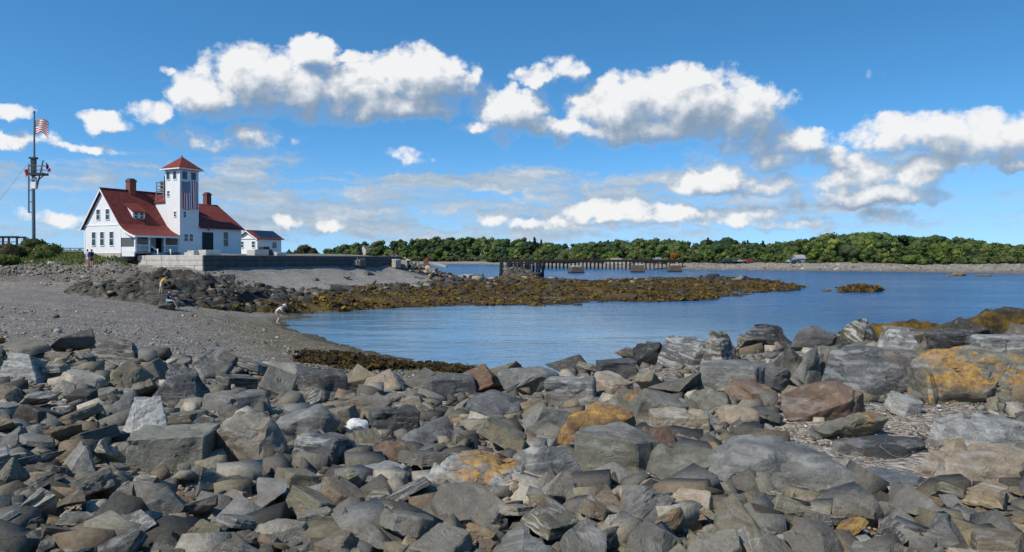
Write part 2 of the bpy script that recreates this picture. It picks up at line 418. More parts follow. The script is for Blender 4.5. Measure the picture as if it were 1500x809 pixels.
def make_world():
    w = bpy.data.worlds.new('World'); SC.world = w; w.use_nodes = True
    t = NT(w.node_tree); t.n.clear()
    dirv = t.node('ShaderNodeTexCoord').outputs['Generated']
    s = t.node('ShaderNodeSeparateXYZ', inp={0: dirv})
    # look a little higher into the clear sky than the line of sight: no dusty yellow band at the horizon
    hv = t.node('ShaderNodeCombineXYZ', inp={0: s.outputs[0], 1: s.outputs[1], 2: t.math('MULTIPLY_ADD', t.math('MAXIMUM', s.outputs[2], 0.0), 1.25, 0.13)}).outputs[0]
    sky = t.node('ShaderNodeTexSky', inp={'Vector': hv}, sky_type='NISHITA', sun_disc=False, sun_elevation=SUN_EL, sun_rotation=SUN_AZ, altitude=0.0, air_density=1.0, dust_density=0.0, ozone_density=4.0)
    # slight saturation as a polarised summer sky has
    hs = t.node('ShaderNodeHueSaturation', inp={'Hue': 0.4925, 'Saturation': 1.24, 'Value': 1.22, 'Color': sky.outputs[0]})
    t.put(hs.inputs['Value'], t.mapr(s.outputs[2], 0.0, 0.28, 2.0, 1.80))
    pale = t.mix(t.mapr(s.outputs[2], 0.0, 0.16, 0.42, 0.0, True), hs.outputs[0], (4.3, 5.5, 6.5, 1))
    bg = t.node('ShaderNodeBackground', inp={'Color': pale, 'Strength': SKY})
    az = t.math('ARCTAN2', s.outputs[0], s.outputs[1])
    hyp = t.math('SQRT', t.math('ADD', t.math('POWER', s.outputs[0], 2.0), t.math('POWER', s.outputs[1], 2.0)))
    v = t.math('DIVIDE', s.outputs[2], t.math('MAXIMUM', hyp, 0.02))
    P = t.node('ShaderNodeCombineXYZ', inp={0: t.math('MULTIPLY', az, 10.71), 1: t.math('MULTIPLY', v, 10.71), 2: 0.0}).outputs[0]
    g = cloud_group()
    def ev(vec):
        nd = t.node('ShaderNodeGroup'); nd.node_tree = g; t.put(nd.inputs[0], vec); return nd.outputs
    d0 = ev(P); d1 = ev(t.vmath('ADD', P, (-0.10, 0.17, 0)))
    d2 = ev(t.vmath('ADD', P, (-0.22, 0.34, 0)))
    fine = t.math('SUBTRACT', d0[0], d1[0])                # > 0 on the side turned to the sun
    wide = t.math('SUBTRACT', d0[1], d2[1])
    lit = t.math('MULTIPLY_ADD', fine, 0.42, t.math('MULTIPLY_ADD', wide, 0.40, 0.34))
    lit = t.mapr(lit, 0.0, 1.0, 0, 1, True)
    lit = t.math('MAXIMUM', lit, t.mapr(d0[0], 0.5, 0.0, 0.0, 0.42))
    alpha = t.mapr(d0[0], -0.12, t.mapr(lit, 0.2, 0.95, 1.08, 0.56), 0, 1, True)
    ccol = t.ramp(lit, [(0.0, (0.27, 0.36, 0.48)), (0.3, (0.42, 0.50, 0.60)), (0.62, (0.70, 0.74, 0.79)), (0.9, (0.97, 0.97, 0.97))])
    # thin layered stratus low in the sky
    sp = t.vmath('ADD', t.vmath('MULTIPLY', P, (0.75, 4.2, 1.0)), t.vmath('SCALE', t.noise(P, 1.6, 6, 0.62, out='Color'), 1.5))
    sn = t.noise(sp, 0.85, 10, 0.64)
    band = t.math('MULTIPLY', t.mapr(v, 0.012, 0.04, 0.25, 1, True), t.mapr(v, 0.10, 0.16, 1, 0, True))
    azm = t.math('MULTIPLY', t.mapr(az, -0.62, -0.30, 0.62, 1.0, True), t.mapr(az, 0.12, 0.50, 1.0, 0.62, True))
    low = t.math('MULTIPLY', t.mapr(t.math('ADD', sn, t.math('MULTIPLY', t.math('MULTIPLY', band, azm), 0.24)), 0.60, 0.80, 0, 0.92, True), t.mapr(band, 0.05, 0.5, 0, 1))
    scol = t.ramp(t.noise(t.vmath('ADD', sp, (0.1, 0.35, 0)), 1.6, 6, 0.6), [(0.35, (0.40, 0.52, 0.66)), (0.55, (0.55, 0.65, 0.76)), (0.7, (0.74, 0.80, 0.86))])
    b1 = t.node('ShaderNodeBackground', inp={'Color': scol, 'Strength': CLOUD * 0.9})
    b2 = t.node('ShaderNodeBackground', inp={'Color': ccol, 'Strength': CLOUD})
    m1 = t.node('ShaderNodeMixShader', inp={0: low, 1: bg.outputs[0], 2: b1.outputs[0]})
    up = t.mapr(s.outputs[2], -0.002, 0.004, 0, 1)
    m2 = t.node('ShaderNodeMixShader', inp={0: t.math('MULTIPLY', alpha, t.math('MULTIPLY', up, 0.96)), 1: m1.outputs[0], 2: b2.outputs[0]})
    t.put(t.node('ShaderNodeOutputWorld').inputs[0], m2.outputs[0])
    w.cycles.sampling_method = 'MANUAL'; w.cycles.sample_map_resolution = 512
SKY = 0.10; CLOUD = 0.95
make_world()

# ------------------------------------------------------------------ terrain
R_ = Vector((0.46, 0.888, 0)).normalized(); L_ = Vector((-R_.y, R_.x, 0))
WC = Vector((-32.1, 76.0, 0))       # corner of the sea wall
T = []
def tp(px, D, z): T.append((px, D, z))
for px in (-700, -300, 0, 375, 750, 1125, 1500, 1800, 2200):
    tp(px, 1.2, 2.88); tp(px, 3.0, 2.86); tp(px, 5.2, 2.86 if px > 700 else 2.78)
for px, z in ((-300, 2.5), (0, 2.45), (375, 2.36), (750, 2.34), (1125, 2.55), (1500, 2.7), (1900, 2.85)): tp(px, 9, z)
for px, z in ((-300, 2.2), (0, 2.15), (375, 1.95), (600, 1.8), (750, 1.85), (950, 2.15), (1125, 2.45), (1300, 2.6), (1500, 2.68), (1900, 2.8)): tp(px, 13, z)
for px, D, z in ((1500,15.5,2.76),(1900,15.5,2.8),(1300,16.5,2.6),(1120,17,2.36),(1000,18.5,1.9),(850,20.5,1.3),(750,22,1.0),(700,25,.5),(700,32,0),
    (850,26,.2),(850,31,-.6),(1000,24,.2),(1000,29,-.8),(1120,22.5,.6),(1120,27,-.8),(1300,22,.6),(1300,27,-1),(1500,21,.7),(1500,26,-1),(1900,21,.6),(1900,27,-1),
    (-200,17,2.05),(0,17,2.02),(200,17,1.9),(375,17,1.6),(500,17,1.35),(600,17,1.25),(0,21,1.95),(200,21,1.85),(400,21,1.4),(500,21,1.05),(600,21,.95),
    (500,27,.65),(600,30,.2),(600,32.8,0),(480,40.5,0),(415,54,0),(440,46,0),(300,29.7,1.2),(400,35,.75),(400,43,.45),(100,28,1.9),(0,28.9,2.1),(200,40,1.55),
    (100,45,1.8),(0,63,2.25),(0,45,2.15),(-300,40,2.3),(-300,80,3.5),(-300,63,2.6),(250,48,1.3),(105,56.8,1.9),(330,52,.8),(400,56,.3),(540,36,0),(650,31.5,0),
    (500,50,-.5),(600,45,-.8),(700,45,-1),(900,45,-1.5),(1200,40,-2),(1500,40,-2),(900,60,-1),(1200,70,-2),(1500,70,-2.5),(600,58,-.35),(1900,60,-2.5),
    (440,61,0),(560,65,-.1),(800,70,-.2),(970,73,-.3),(1075,86,-.4),(1190,102,-.6),(440,70,.9),(560,80,.7),(700,90,.5),(800,105,.4),(950,110,.3),(1080,120,.1),(1190,115,-.6),
    (800,135,.0),(900,145,-.3),(1080,145,-.6),(720,132,.2),(440,79,1.7),(400,79.5,2.2),(460,82,2.0),(560,101,2.7),(640,107,1.6),(520,95,2.4),
    (300,68,2.3),(200,72,2.6),(150,70,2.5),(130,76,3.65),(125,80.5,4.8),(60,76,4.2),(60,70,3.26),(0,66,3.0),(0,72,3.55),(0,78,4.2),(50,90,5),(-100,90,5),(0,86,4.9),
    (450,118,4.5),(450,140,3),(350,150,4),(500,135,1.2),(560,128,1.6),(600,130,.5),(700,116,1.1),(650,112,1.6),(700,135,-.4),(760,150,-.4),(760,170,.2),(760,200,-2),
    (650,160,-1.5),(500,180,-1.5),(300,200,-1.5),(0,200,-1.5),(-300,200,-1.5),(150,130,4.7),(0,130,4.6),(-300,130,4.6),(150,160,2),(0,160,2)): tp(px, D, z)
for px in (600, 750, 900, 1050, 1200, 1350, 1500, 1900): tp(px, 140 if px > 1200 else 205, -3)
for a in range(0, 36, 5):
    for off, z in ((-1.2, 3.0), (1.9, 4.85)):
        if off > 0 and a < 3: continue
        p = WC + R_ * a + L_ * off
        tp(750 + F * p.x / p.y, p.y, z)
for a in (0, 3.5, 7, 10.5):
    for off, z in ((-1.2, 3.15), (1.9, 4.9)):
        p = WC + L_ * a + R_ * off
        if a > 1 or off < 0: tp(750 + F * p.x / p.y, p.y, z)
for s, t_ in ((-8, 0), (0, -1), (9, -1), (0, 9), (9, 10), (-8, 9), (16, 3), (16, 10), (24, 4)):
    p = Vector((-38.6, 85.0, 0)) + R_ * s + L_ * t_
    tp(750 + F * p.x / p.y, p.y, 5.0)
SHORE = [(-400, 760), (400, 800), (490, 770), (600, 745), (700, 735), (760, 600), (850, 450), (925, 385), (1000, 345), (1100, 321), (1250, 292), (1500, 241), (1700, 215), (2100, 190)]
for px, D in SHORE:
    tp(px, D * 0.88, -2.5); tp(px, D, 0.0); tp(px, D * 1.035, 1.7); tp(px, D * 1.075, 3.2)
    tp(px, D * 1.25, 5.0); tp(px, D * 1.6, 10.0 if D < 600 else 13.0); tp(px, D * 3, 14)

TA = np.array([(math.atan((p - 750) / F), math.log(D * math.sqrt(1 + ((p - 750) / F) ** 2)), z) for p, D, z in T])
def _solve():
    A = TA[:, :2]; d = np.sqrt(((A[:, None] - A[None]) ** 2).sum(-1))
    n = len(A); K = np.zeros((n + 1, n + 1)); K[:n, :n] = -d - np.eye(n) * 1e-6; K[:n, n] = 1; K[n, :n] = 1
    return np.linalg.solve(K, np.append(TA[:, 2], 0))
RW = _solve()
def height(X, Y):
    X = np.asarray(X, float).ravel(); Y = np.asarray(Y, float).ravel()
    az = np.clip(np.arctan2(X, Y), -0.95, 0.95); lr = np.log(np.maximum(np.hypot(X, Y), 1.0))
    out = np.empty(len(X))
    for i in range(0, len(X), 20000):
        q = np.stack([az[i:i+20000], lr[i:i+20000]], 1)
        d = np.sqrt((q[:, None, 0] - TA[None, :, 0]) ** 2 + (q[:, None, 1] - TA[None, :, 1]) ** 2)
        out[i:i+20000] = -d @ RW[:-1] + RW[-1]
    return out
def hz(x, y): return float(height([x], [y])[0])
def ground_at(px, py, lift=0.0):
    """nearest point along a line of sight that lies on the ground"""
    D = np.exp(np.linspace(math.log(3.0), math.log(26 if py > 476 and px > 640 else 300), 900)); k = (px - 750) / F
    z = height(k * D, D) + lift
    y = HY + (EYE - z) * F / D
    i = np.argmax(y <= py)
    if y[i] > py: i = np.argmin(np.abs(y - py))
    return D[i], z[i]

def ground_colour(X, Y, Z):
    px = 750 + F * X / np.maximum(Y, 0.5); D = Y; r = np.hypot(X, Y)
    n = len(X); P = np.stack([X, Y, np.zeros(n)], 1)
    c = np.tile(np.array([0.200, 0.180, 0.150]), (n, 1))
    def put(mask, col):
        nonlocal c
        m = np.clip(mask, 0, 1)[:, None]; c = c * (1 - m) + np.array(col) * m
    nb = fbm(P * 0.25, 4); nm = fbm(P * 1.3 + 5, 4)
    put(sstep(0.0, 0.5, nb + 0.2 * nm) * 0.5, (0.25, 0.225, 0.185))
    # shelly, pale gravel between the near rocks
    put(sstep(12, 8, r) * sstep(-0.1, 0.25, nb + nm * 0.6), (0.34, 0.285, 0.225))
    # browner weedy pebbles close to the pool
    put(sstep(1.4, 0.55, Z + 0.3 * nm) * sstep(60, 48, r) * sstep(20, 24, r), (0.140, 0.122, 0.066))
    put(sstep(0.30, 0.08, Z + 0.08 * nm) * sstep(200, 150, r), (0.050, 0.045, 0.025))
    # pale shingle below the wall, brown wrack line to the left
    put(sstep(72, 77, D) * sstep(110, 104, D) * sstep(330, 400, px) * sstep(0.9, 1.5, Z), (0.255, 0.24, 0.215))
    put(sstep(2.45, 2.75, Z + nm * .1) * sstep(3.2, 2.9, Z + nm * .1) * sstep(320, 250, px) * sstep(50, 60, D), (0.17, 0.135, 0.105))
    # yard and rough grass
    put(sstep(4.4, 4.75, Z) * sstep(60, 75, D) * sstep(250, 200, r), (0.20, 0.19, 0.15))
    put(sstep(4.0, 4.6, Z + 0.4 * nm) * sstep(70, 80, D) * sstep(250, 200, r) * sstep(200, 130, px), (0.09, 0.13, 0.035))
    # far shore
    far = sstep(180, 215, r)
    sh = np.interp(px, [a for a, b in SHORE], [b for a, b in SHORE]); q = D / sh
    put(far, (0.25, 0.23, 0.195))
    put(far * sstep(650, 480, px) * 0, (0.5, 0.45, 0.4))
    put(far * sstep(0.9, 0.3, Z + 0.5 * nm), (0.12, 0.10, 0.075))
    put(far * sstep(0.0, 0.4, nb + nm) * sstep(1.4, 0.6, Z) * sstep(900, 1000, px), (0.14, 0.12, 0.09))
    put(far * sstep(1.070, 1.10, q + 0.01 * nb), (0.045, 0.055, 0.022))
    return c

def m_ground():
    m, t = mat('shore_ground', 0.9, 0.25)
    a = t.node('ShaderNodeAttribute', attribute_name='Col').outputs['Color']
    p = t.pos()
    w = t.vmath('ADD', p, t.vmath('SCALE', t.noise(p, 6.0, 2, 0.5, out='Color'), 0.06))
    v1 = t.node('ShaderNodeTexVoronoi', inp={'Vector': w, 'Scale': 11.0}); v2 = t.node('ShaderNodeTexVoronoi', inp={'Vector': w, 'Scale': 34.0})
    s1 = t.node('ShaderNodeSeparateColor', inp={0: v1.outputs['Color']}); s2 = t.node('ShaderNodeSeparateColor', inp={0: v2.outputs['Color']})
    k = t.math('ADD', t.mapr(s1.outputs[0], 0, 1, 0.45, 1.10), t.mapr(s2.outputs[0], 0, 1, -0.12, 0.5))
    c = t.mix(1.0, a, t.vmath('SCALE', (1, 1, 1), k), 'MULTIPLY')
    # a few white and rusty pebbles
    c = t.mix(t.math('MULTIPLY', t.mapr(s1.outputs[1], 0.94, 0.96, 0, 1), 0.8), c, (0.46, 0.44, 0.40))
    c = t.mix(t.math('MULTIPLY', t.mapr(s2.outputs[1], 0.92, 0.94, 0, 1), 0.8), c, (0.42, 0.38, 0.33))
    c = t.mix(t.math('MULTIPLY', t.mapr(s2.outputs[2], 0.88, 0.90, 0, 1), 0.5), c, (0.25, 0.15, 0.09))
    big = t.noise(p, 0.8, 8, 0.65)
    c = t.mix(1.0, c, t.vmath('SCALE', (1, 1, 1), t.mapr(big, 0.3, 0.7, 0.78, 1.22)), 'MULTIPLY')
    t.put(t.b.inputs['Base Color'], c)
    h = t.math('ADD', t.math('MULTIPLY', v1.outputs['Distance'], -1.0), t.math('MULTIPLY', v2.outputs['Distance'], -0.4))
    t.put(t.b.inputs['Normal'], t.bump(h, 0.9, 0.07))
    return m
M['ground'] = m_ground()

def build_ground():
    az = np.concatenate([np.linspace(-PI, -0.75, 60, endpoint=False), np.linspace(-0.75, 0.75, 900, endpoint=False), np.linspace(0.75, PI, 60, endpoint=False)])
    rr = np.exp(np.linspace(math.log(1.0), math.log(230), 520)); rr = np.concatenate([rr, np.exp(np.linspace(math.log(232), math.log(6000), 170))])
    na, nr = len(az), len(rr)
    A, Rr = np.meshgrid(az, rr)
    X = (np.sin(A) * Rr).ravel(); Y = (np.cos(A) * Rr).ravel(); r = Rr.ravel()
    Z = height(X, Y)
    P = np.stack([X, Y, np.zeros_like(X)], 1)
    amp = np.clip(r / 60, 0.25, 1.0)
    flat = np.where((r > 80) & (Z > 4.6) & (r < 150), 0.15, 1.0)
    Zn = Z + (fbm(P * 0.35, 4) * 0.13 * amp + fbm(P * 2.2 + 9, 3) * 0.05) * flat + np.where(r > 230, fbm(P * 0.02, 4) * 1.5 * sstep(230, 400, r) * sstep(1, 4, Z), 0)
    col = ground_colour(X, Y, Z)
    i = np.arange(nr - 1)[:, None] * na + np.arange(na)[None]; j = np.arange(nr - 1)[:, None] * na + (np.arange(na)[None] + 1) % na
    Fq = np.stack([i, j, j + na, i + na], -1).reshape(-1, 4)
    V = np.stack([X, Y, Zn], 1)
    # centre cap
    V = np.vstack([V, [[0, 0, 2.88]]]); col = np.vstack([col, col[:1]])
    me = mesh_np('ground', V, Fq[:, ::-1], col, True)
    bm = bmesh.new(); bm.from_mesh(me); bm.verts.ensure_lookup_table()
    c = bm.verts[len(V) - 1]
    for k in range(na): bm.faces.new((c, bm.verts[k], bm.verts[(k + 1) % na])[::-1])
    bm.to_mesh(me); bm.free()
    return props(link('ground', me, M['ground']), kind='structure')
build_ground()

# ------------------------------------------------------------------ water
def m_water():
    m, t = mat('sea_water', 0.05, 0.5)
    p = t.pos(); s = t.node('ShaderNodeSeparateXYZ', inp={0: p})
    t.b.inputs['IOR'].default_value = 1.333
    open_ = t.math('MAXIMUM', t.mapr(t.math('ADD', s.outputs[0], t.math('MULTIPLY', s.outputs[1], 0.25)), 14, 48, 0, 1, True), t.mapr(s.outputs[1], 95, 140, 0, 1, True))
    w1 = t.noise(t.vmath('MULTIPLY', p, (1.0, 1.6, 1)), 1.1, 4, 0.6, dist=0.4)
    w2 = t.noise(t.vmath('MULTIPLY', p, (0.6, 1.3, 1)), 0.22, 4, 0.6)
    w3 = t.noise(t.vmath('MULTIPLY', p, (1.0, 1.5, 1)), 4.5, 3, 0.6)
    gust = t.noise(t.vmath('MULTIPLY', p, (0.35, 1.0, 1)), 0.05, 4, 0.6)
    amp = t.math('MULTIPLY', t.mapr(open_, 0, 1, 0.11, 1.0), t.mapr(gust, 0.35, 0.65, 0.45, 1.25))
    h = t.math('ADD', t.math('MULTIPLY', w1, 0.28), t.math('ADD', t.math('MULTIPLY', w2, 1.0), t.math('MULTIPLY', w3, 0.06)))
    nd = t.node('ShaderNodeBump', inp={'Height': t.math('MULTIPLY', h, amp), 'Strength': 1.0, 'Distance': 1.3})
    t.put(t.b.inputs['Normal'], nd.outputs[0])
    deep = t.mix(open_, (0.095, 0.215, 0.325), (0.006, 0.085, 0.220))
    t.put(t.b.inputs['Roughness'], t.mapr(open_, 0, 1, 0.06, 0.16))
    t.put(t.b.inputs['Base Color'], deep)
    return m
M['water'] = m_water()
mb = MB(); g_ = bmesh.ops.create_circle(mb.bm, cap_ends=True, radius=7000, segments=96)
props(mb.build('water', M['water']), kind='structure')
# ------------------------------------------------------------------ rocks
def hull_bm(pts):
    bm = bmesh.new()
    vs = [bm.verts.new(p) for p in pts]
    r = bmesh.ops.convex_hull(bm, input=vs)
    junk = [g for g in r['geom_interior'] + r['geom_unused'] if isinstance(g, bmesh.types.BMVert)]
    if junk: bmesh.ops.delete(bm, geom=list(set(junk)), context='VERTS')
    bmesh.ops.dissolve_limit(bm, angle_limit=math.radians(7), verts=bm.verts[:], edges=bm.edges[:])
    return bm

def rock_points(rg, style):
    P = []
    if style == 'block':
        for x in (-1, 1):
            for y in (-1, 1):
                for z in (-1, 1):
                    p = np.array([x, y, z], float) * (1 - 0.16 * rg.random(3))
                    if rg.random() < 0.25:                      # a corner knocked off
                        for a in range(3):
                            q = p.copy(); q[a] *= 0.35 + 0.4 * rg.random(); P.append(q)
                    else: P.append(p)
    elif style == 'slab':
        n = rg.integers(5, 8); ph = rg.random() * 6.3
        for i in range(n):
            a = ph + (i + 0.45 * (rg.random() - .5)) / n * 2 * PI
            rx = 0.8 + 0.25 * rg.random(); c = np.array([math.cos(a) * rx, math.sin(a) * rx])
            sl_ = 0.35 * (rg.random() - .5)
            P.append([c[0] * 1.0, c[1], -0.9 + 0.3 * rg.random()])
            P.append([c[0] * (0.78 + 0.2 * rg.random()), c[1] * (0.78 + 0.2 * rg.random()), 0.75 + sl_ + 0.2 * rg.random()])
    elif style == 'wedge':
        for x in (-1, 1):
            for y in (-1, 1): P.append([x * (0.8 + .25 * rg.random()), y * (0.75 + .3 * rg.random()), -0.9])
        r0 = (rg.random() - .5) * 1.1
        P += [[-0.55 + .3 * rg.random(), r0, 0.55 + 0.5 * rg.random()], [0.3 + .5 * rg.random(), r0 + .3 * (rg.random() - .5), 0.6 + .4 * rg.random()]]
        for k in range(3): P.append(list(rg.uniform(-0.9, 0.9, 3) * np.array([1, 1, 0.6])))
    elif style == 'outcrop':
        for x in (-1, 1):
            for y in (-1, 1): P.append([x * rg.uniform(.88, 1.0), y * rg.uniform(.9, 1.0), -1.0])
        for k in range(6):
            x = -0.95 + 1.9 * k / 5 + rg.normal() * .06; e = 1 - .5 * abs(x) ** 3
            P.append([x * .95, -.25 - .25 * rg.random(), (.55 + .45 * rg.random()) * e])
            P.append([x * .9, .5 + .3 * rg.random(), (.6 + .4 * rg.random()) * e])
            if k % 2: P.append([x, -.80 - .15 * rg.random(), -.25 + .5 * rg.random()])
    elif style == 'shard':
        for k in range(8):
            d = rg.normal(size=3); d /= np.linalg.norm(d); P.append(list(d * (0.8 + .3 * rg.random()) * np.array([1.15, .9, .7])))
    else:                                                       # boulder
        for k in range(22):
            d = rg.normal(size=3); d /= np.linalg.norm(d); d = np.sign(d) * np.abs(d) ** 0.75
            P.append(list(d * (0.82 + 0.2 * rg.random())))
    return [Vector(p) for p in P]

def make_rock(seed, style, dims, maxlen=0.17, rough=1.0):
    """a fractured rock: faceted hull, worn edges, ledged and pitted faces; real size baked in"""
    rg = np.random.default_rng(seed)
    bm = hull_bm(rock_points(rg, style))
    co = np.array([v.co[:] for v in bm.verts]); lo, hi = co.min(0), co.max(0)
    for v in bm.verts:
        v.co = Vector([(v.co[k] - (lo[k] + hi[k]) / 2) / (hi[k] - lo[k]) * dims[k] for k in range(3)])
    S = (dims[0] * dims[1] * dims[2]) ** (1 / 3)
    wear = {'block': .035, 'slab': .025, 'wedge': .02, 'boulder': .05, 'shard': .02, 'outcrop': .03}[style] * (0.7 + 0.6 * rg.random())
    try: bmesh.ops.bevel(bm, geom=bm.edges[:], offset=wear * S, segments=1, affect='EDGES', profile=0.6, clamp_overlap=True)
    except Exception: pass
    bmesh.ops.triangulate(bm, faces=bm.faces[:])
    for it in range(4):
        es = [e for e in bm.edges if e.calc_length() > maxlen * S * (1.6 if it < 3 else 1.3)]
        if not es: break
        bmesh.ops.subdivide_edges(bm, edges=es, cuts=1)
        bmesh.ops.triangulate(bm, faces=[f for f in bm.faces if len(f.verts) > 3])
    bm.normal_update()
    bm.verts.index_update()
    co = np.array([v.co[:] for v in bm.verts]); no = np.array([v.normal[:] for v in bm.verts])
    o = rg.random(3) * 90
    q = co / S
    d = fbm(q * 1.5 + o, 4) * {'boulder': .075, 'outcrop': .10}.get(style, .045) + fbm(q * 6 + o, 3) * 0.022
    ax = rg.normal(size=3); ax[2] *= 2.5; ax /= np.linalg.norm(ax)
    lay = q @ ax * (5 + 5 * rg.random()) + fbm(q * 2 + o + 7, 2) * 0.9
    st = np.abs(lay - np.round(lay)) * 2                         # ledges along the bedding
    d = d + (np.clip(st, 0.0, 0.55) - 0.3) * 0.035 * (0.2 + 1.3 * rg.random())
    # chips bitten out of the faces
    ch = ridged(q * 1.1 + o + 31, 2)
    d = d - sstep(0.80, 0.97, ch) * (0.16 if style == 'outcrop' else 0.07)
    co = co + no * (d * S * rough)[:, None]
    for v, c in zip(bm.verts, co): v.co = c
    bm.normal_update()
    for f in bm.faces: f.smooth = True
    for e in bm.edges:
        if len(e.link_faces) == 2 and e.calc_face_angle(0) > 0.42: e.smooth = False
    me = bpy.data.meshes.new('rock'); bm.to_mesh(me); bm.free()
    me.materials.append(M['rock'])
    return me

PAL = {  # albedo, by the word used for it
 'slate grey': (0.100, 0.101, 0.098), 'blue grey': (0.130, 0.138, 0.142), 'olive grey': (0.140, 0.134, 0.105), 'brown grey': (0.140, 0.120, 0.095),
 'pale grey': (0.25, 0.245, 0.225), 'tan': (0.27, 0.22, 0.155), 'dark grey': (0.058, 0.058, 0.056), 'rusty brown': (0.150, 0.100, 0.068), 'mid grey': (0.155, 0.152, 0.138)}

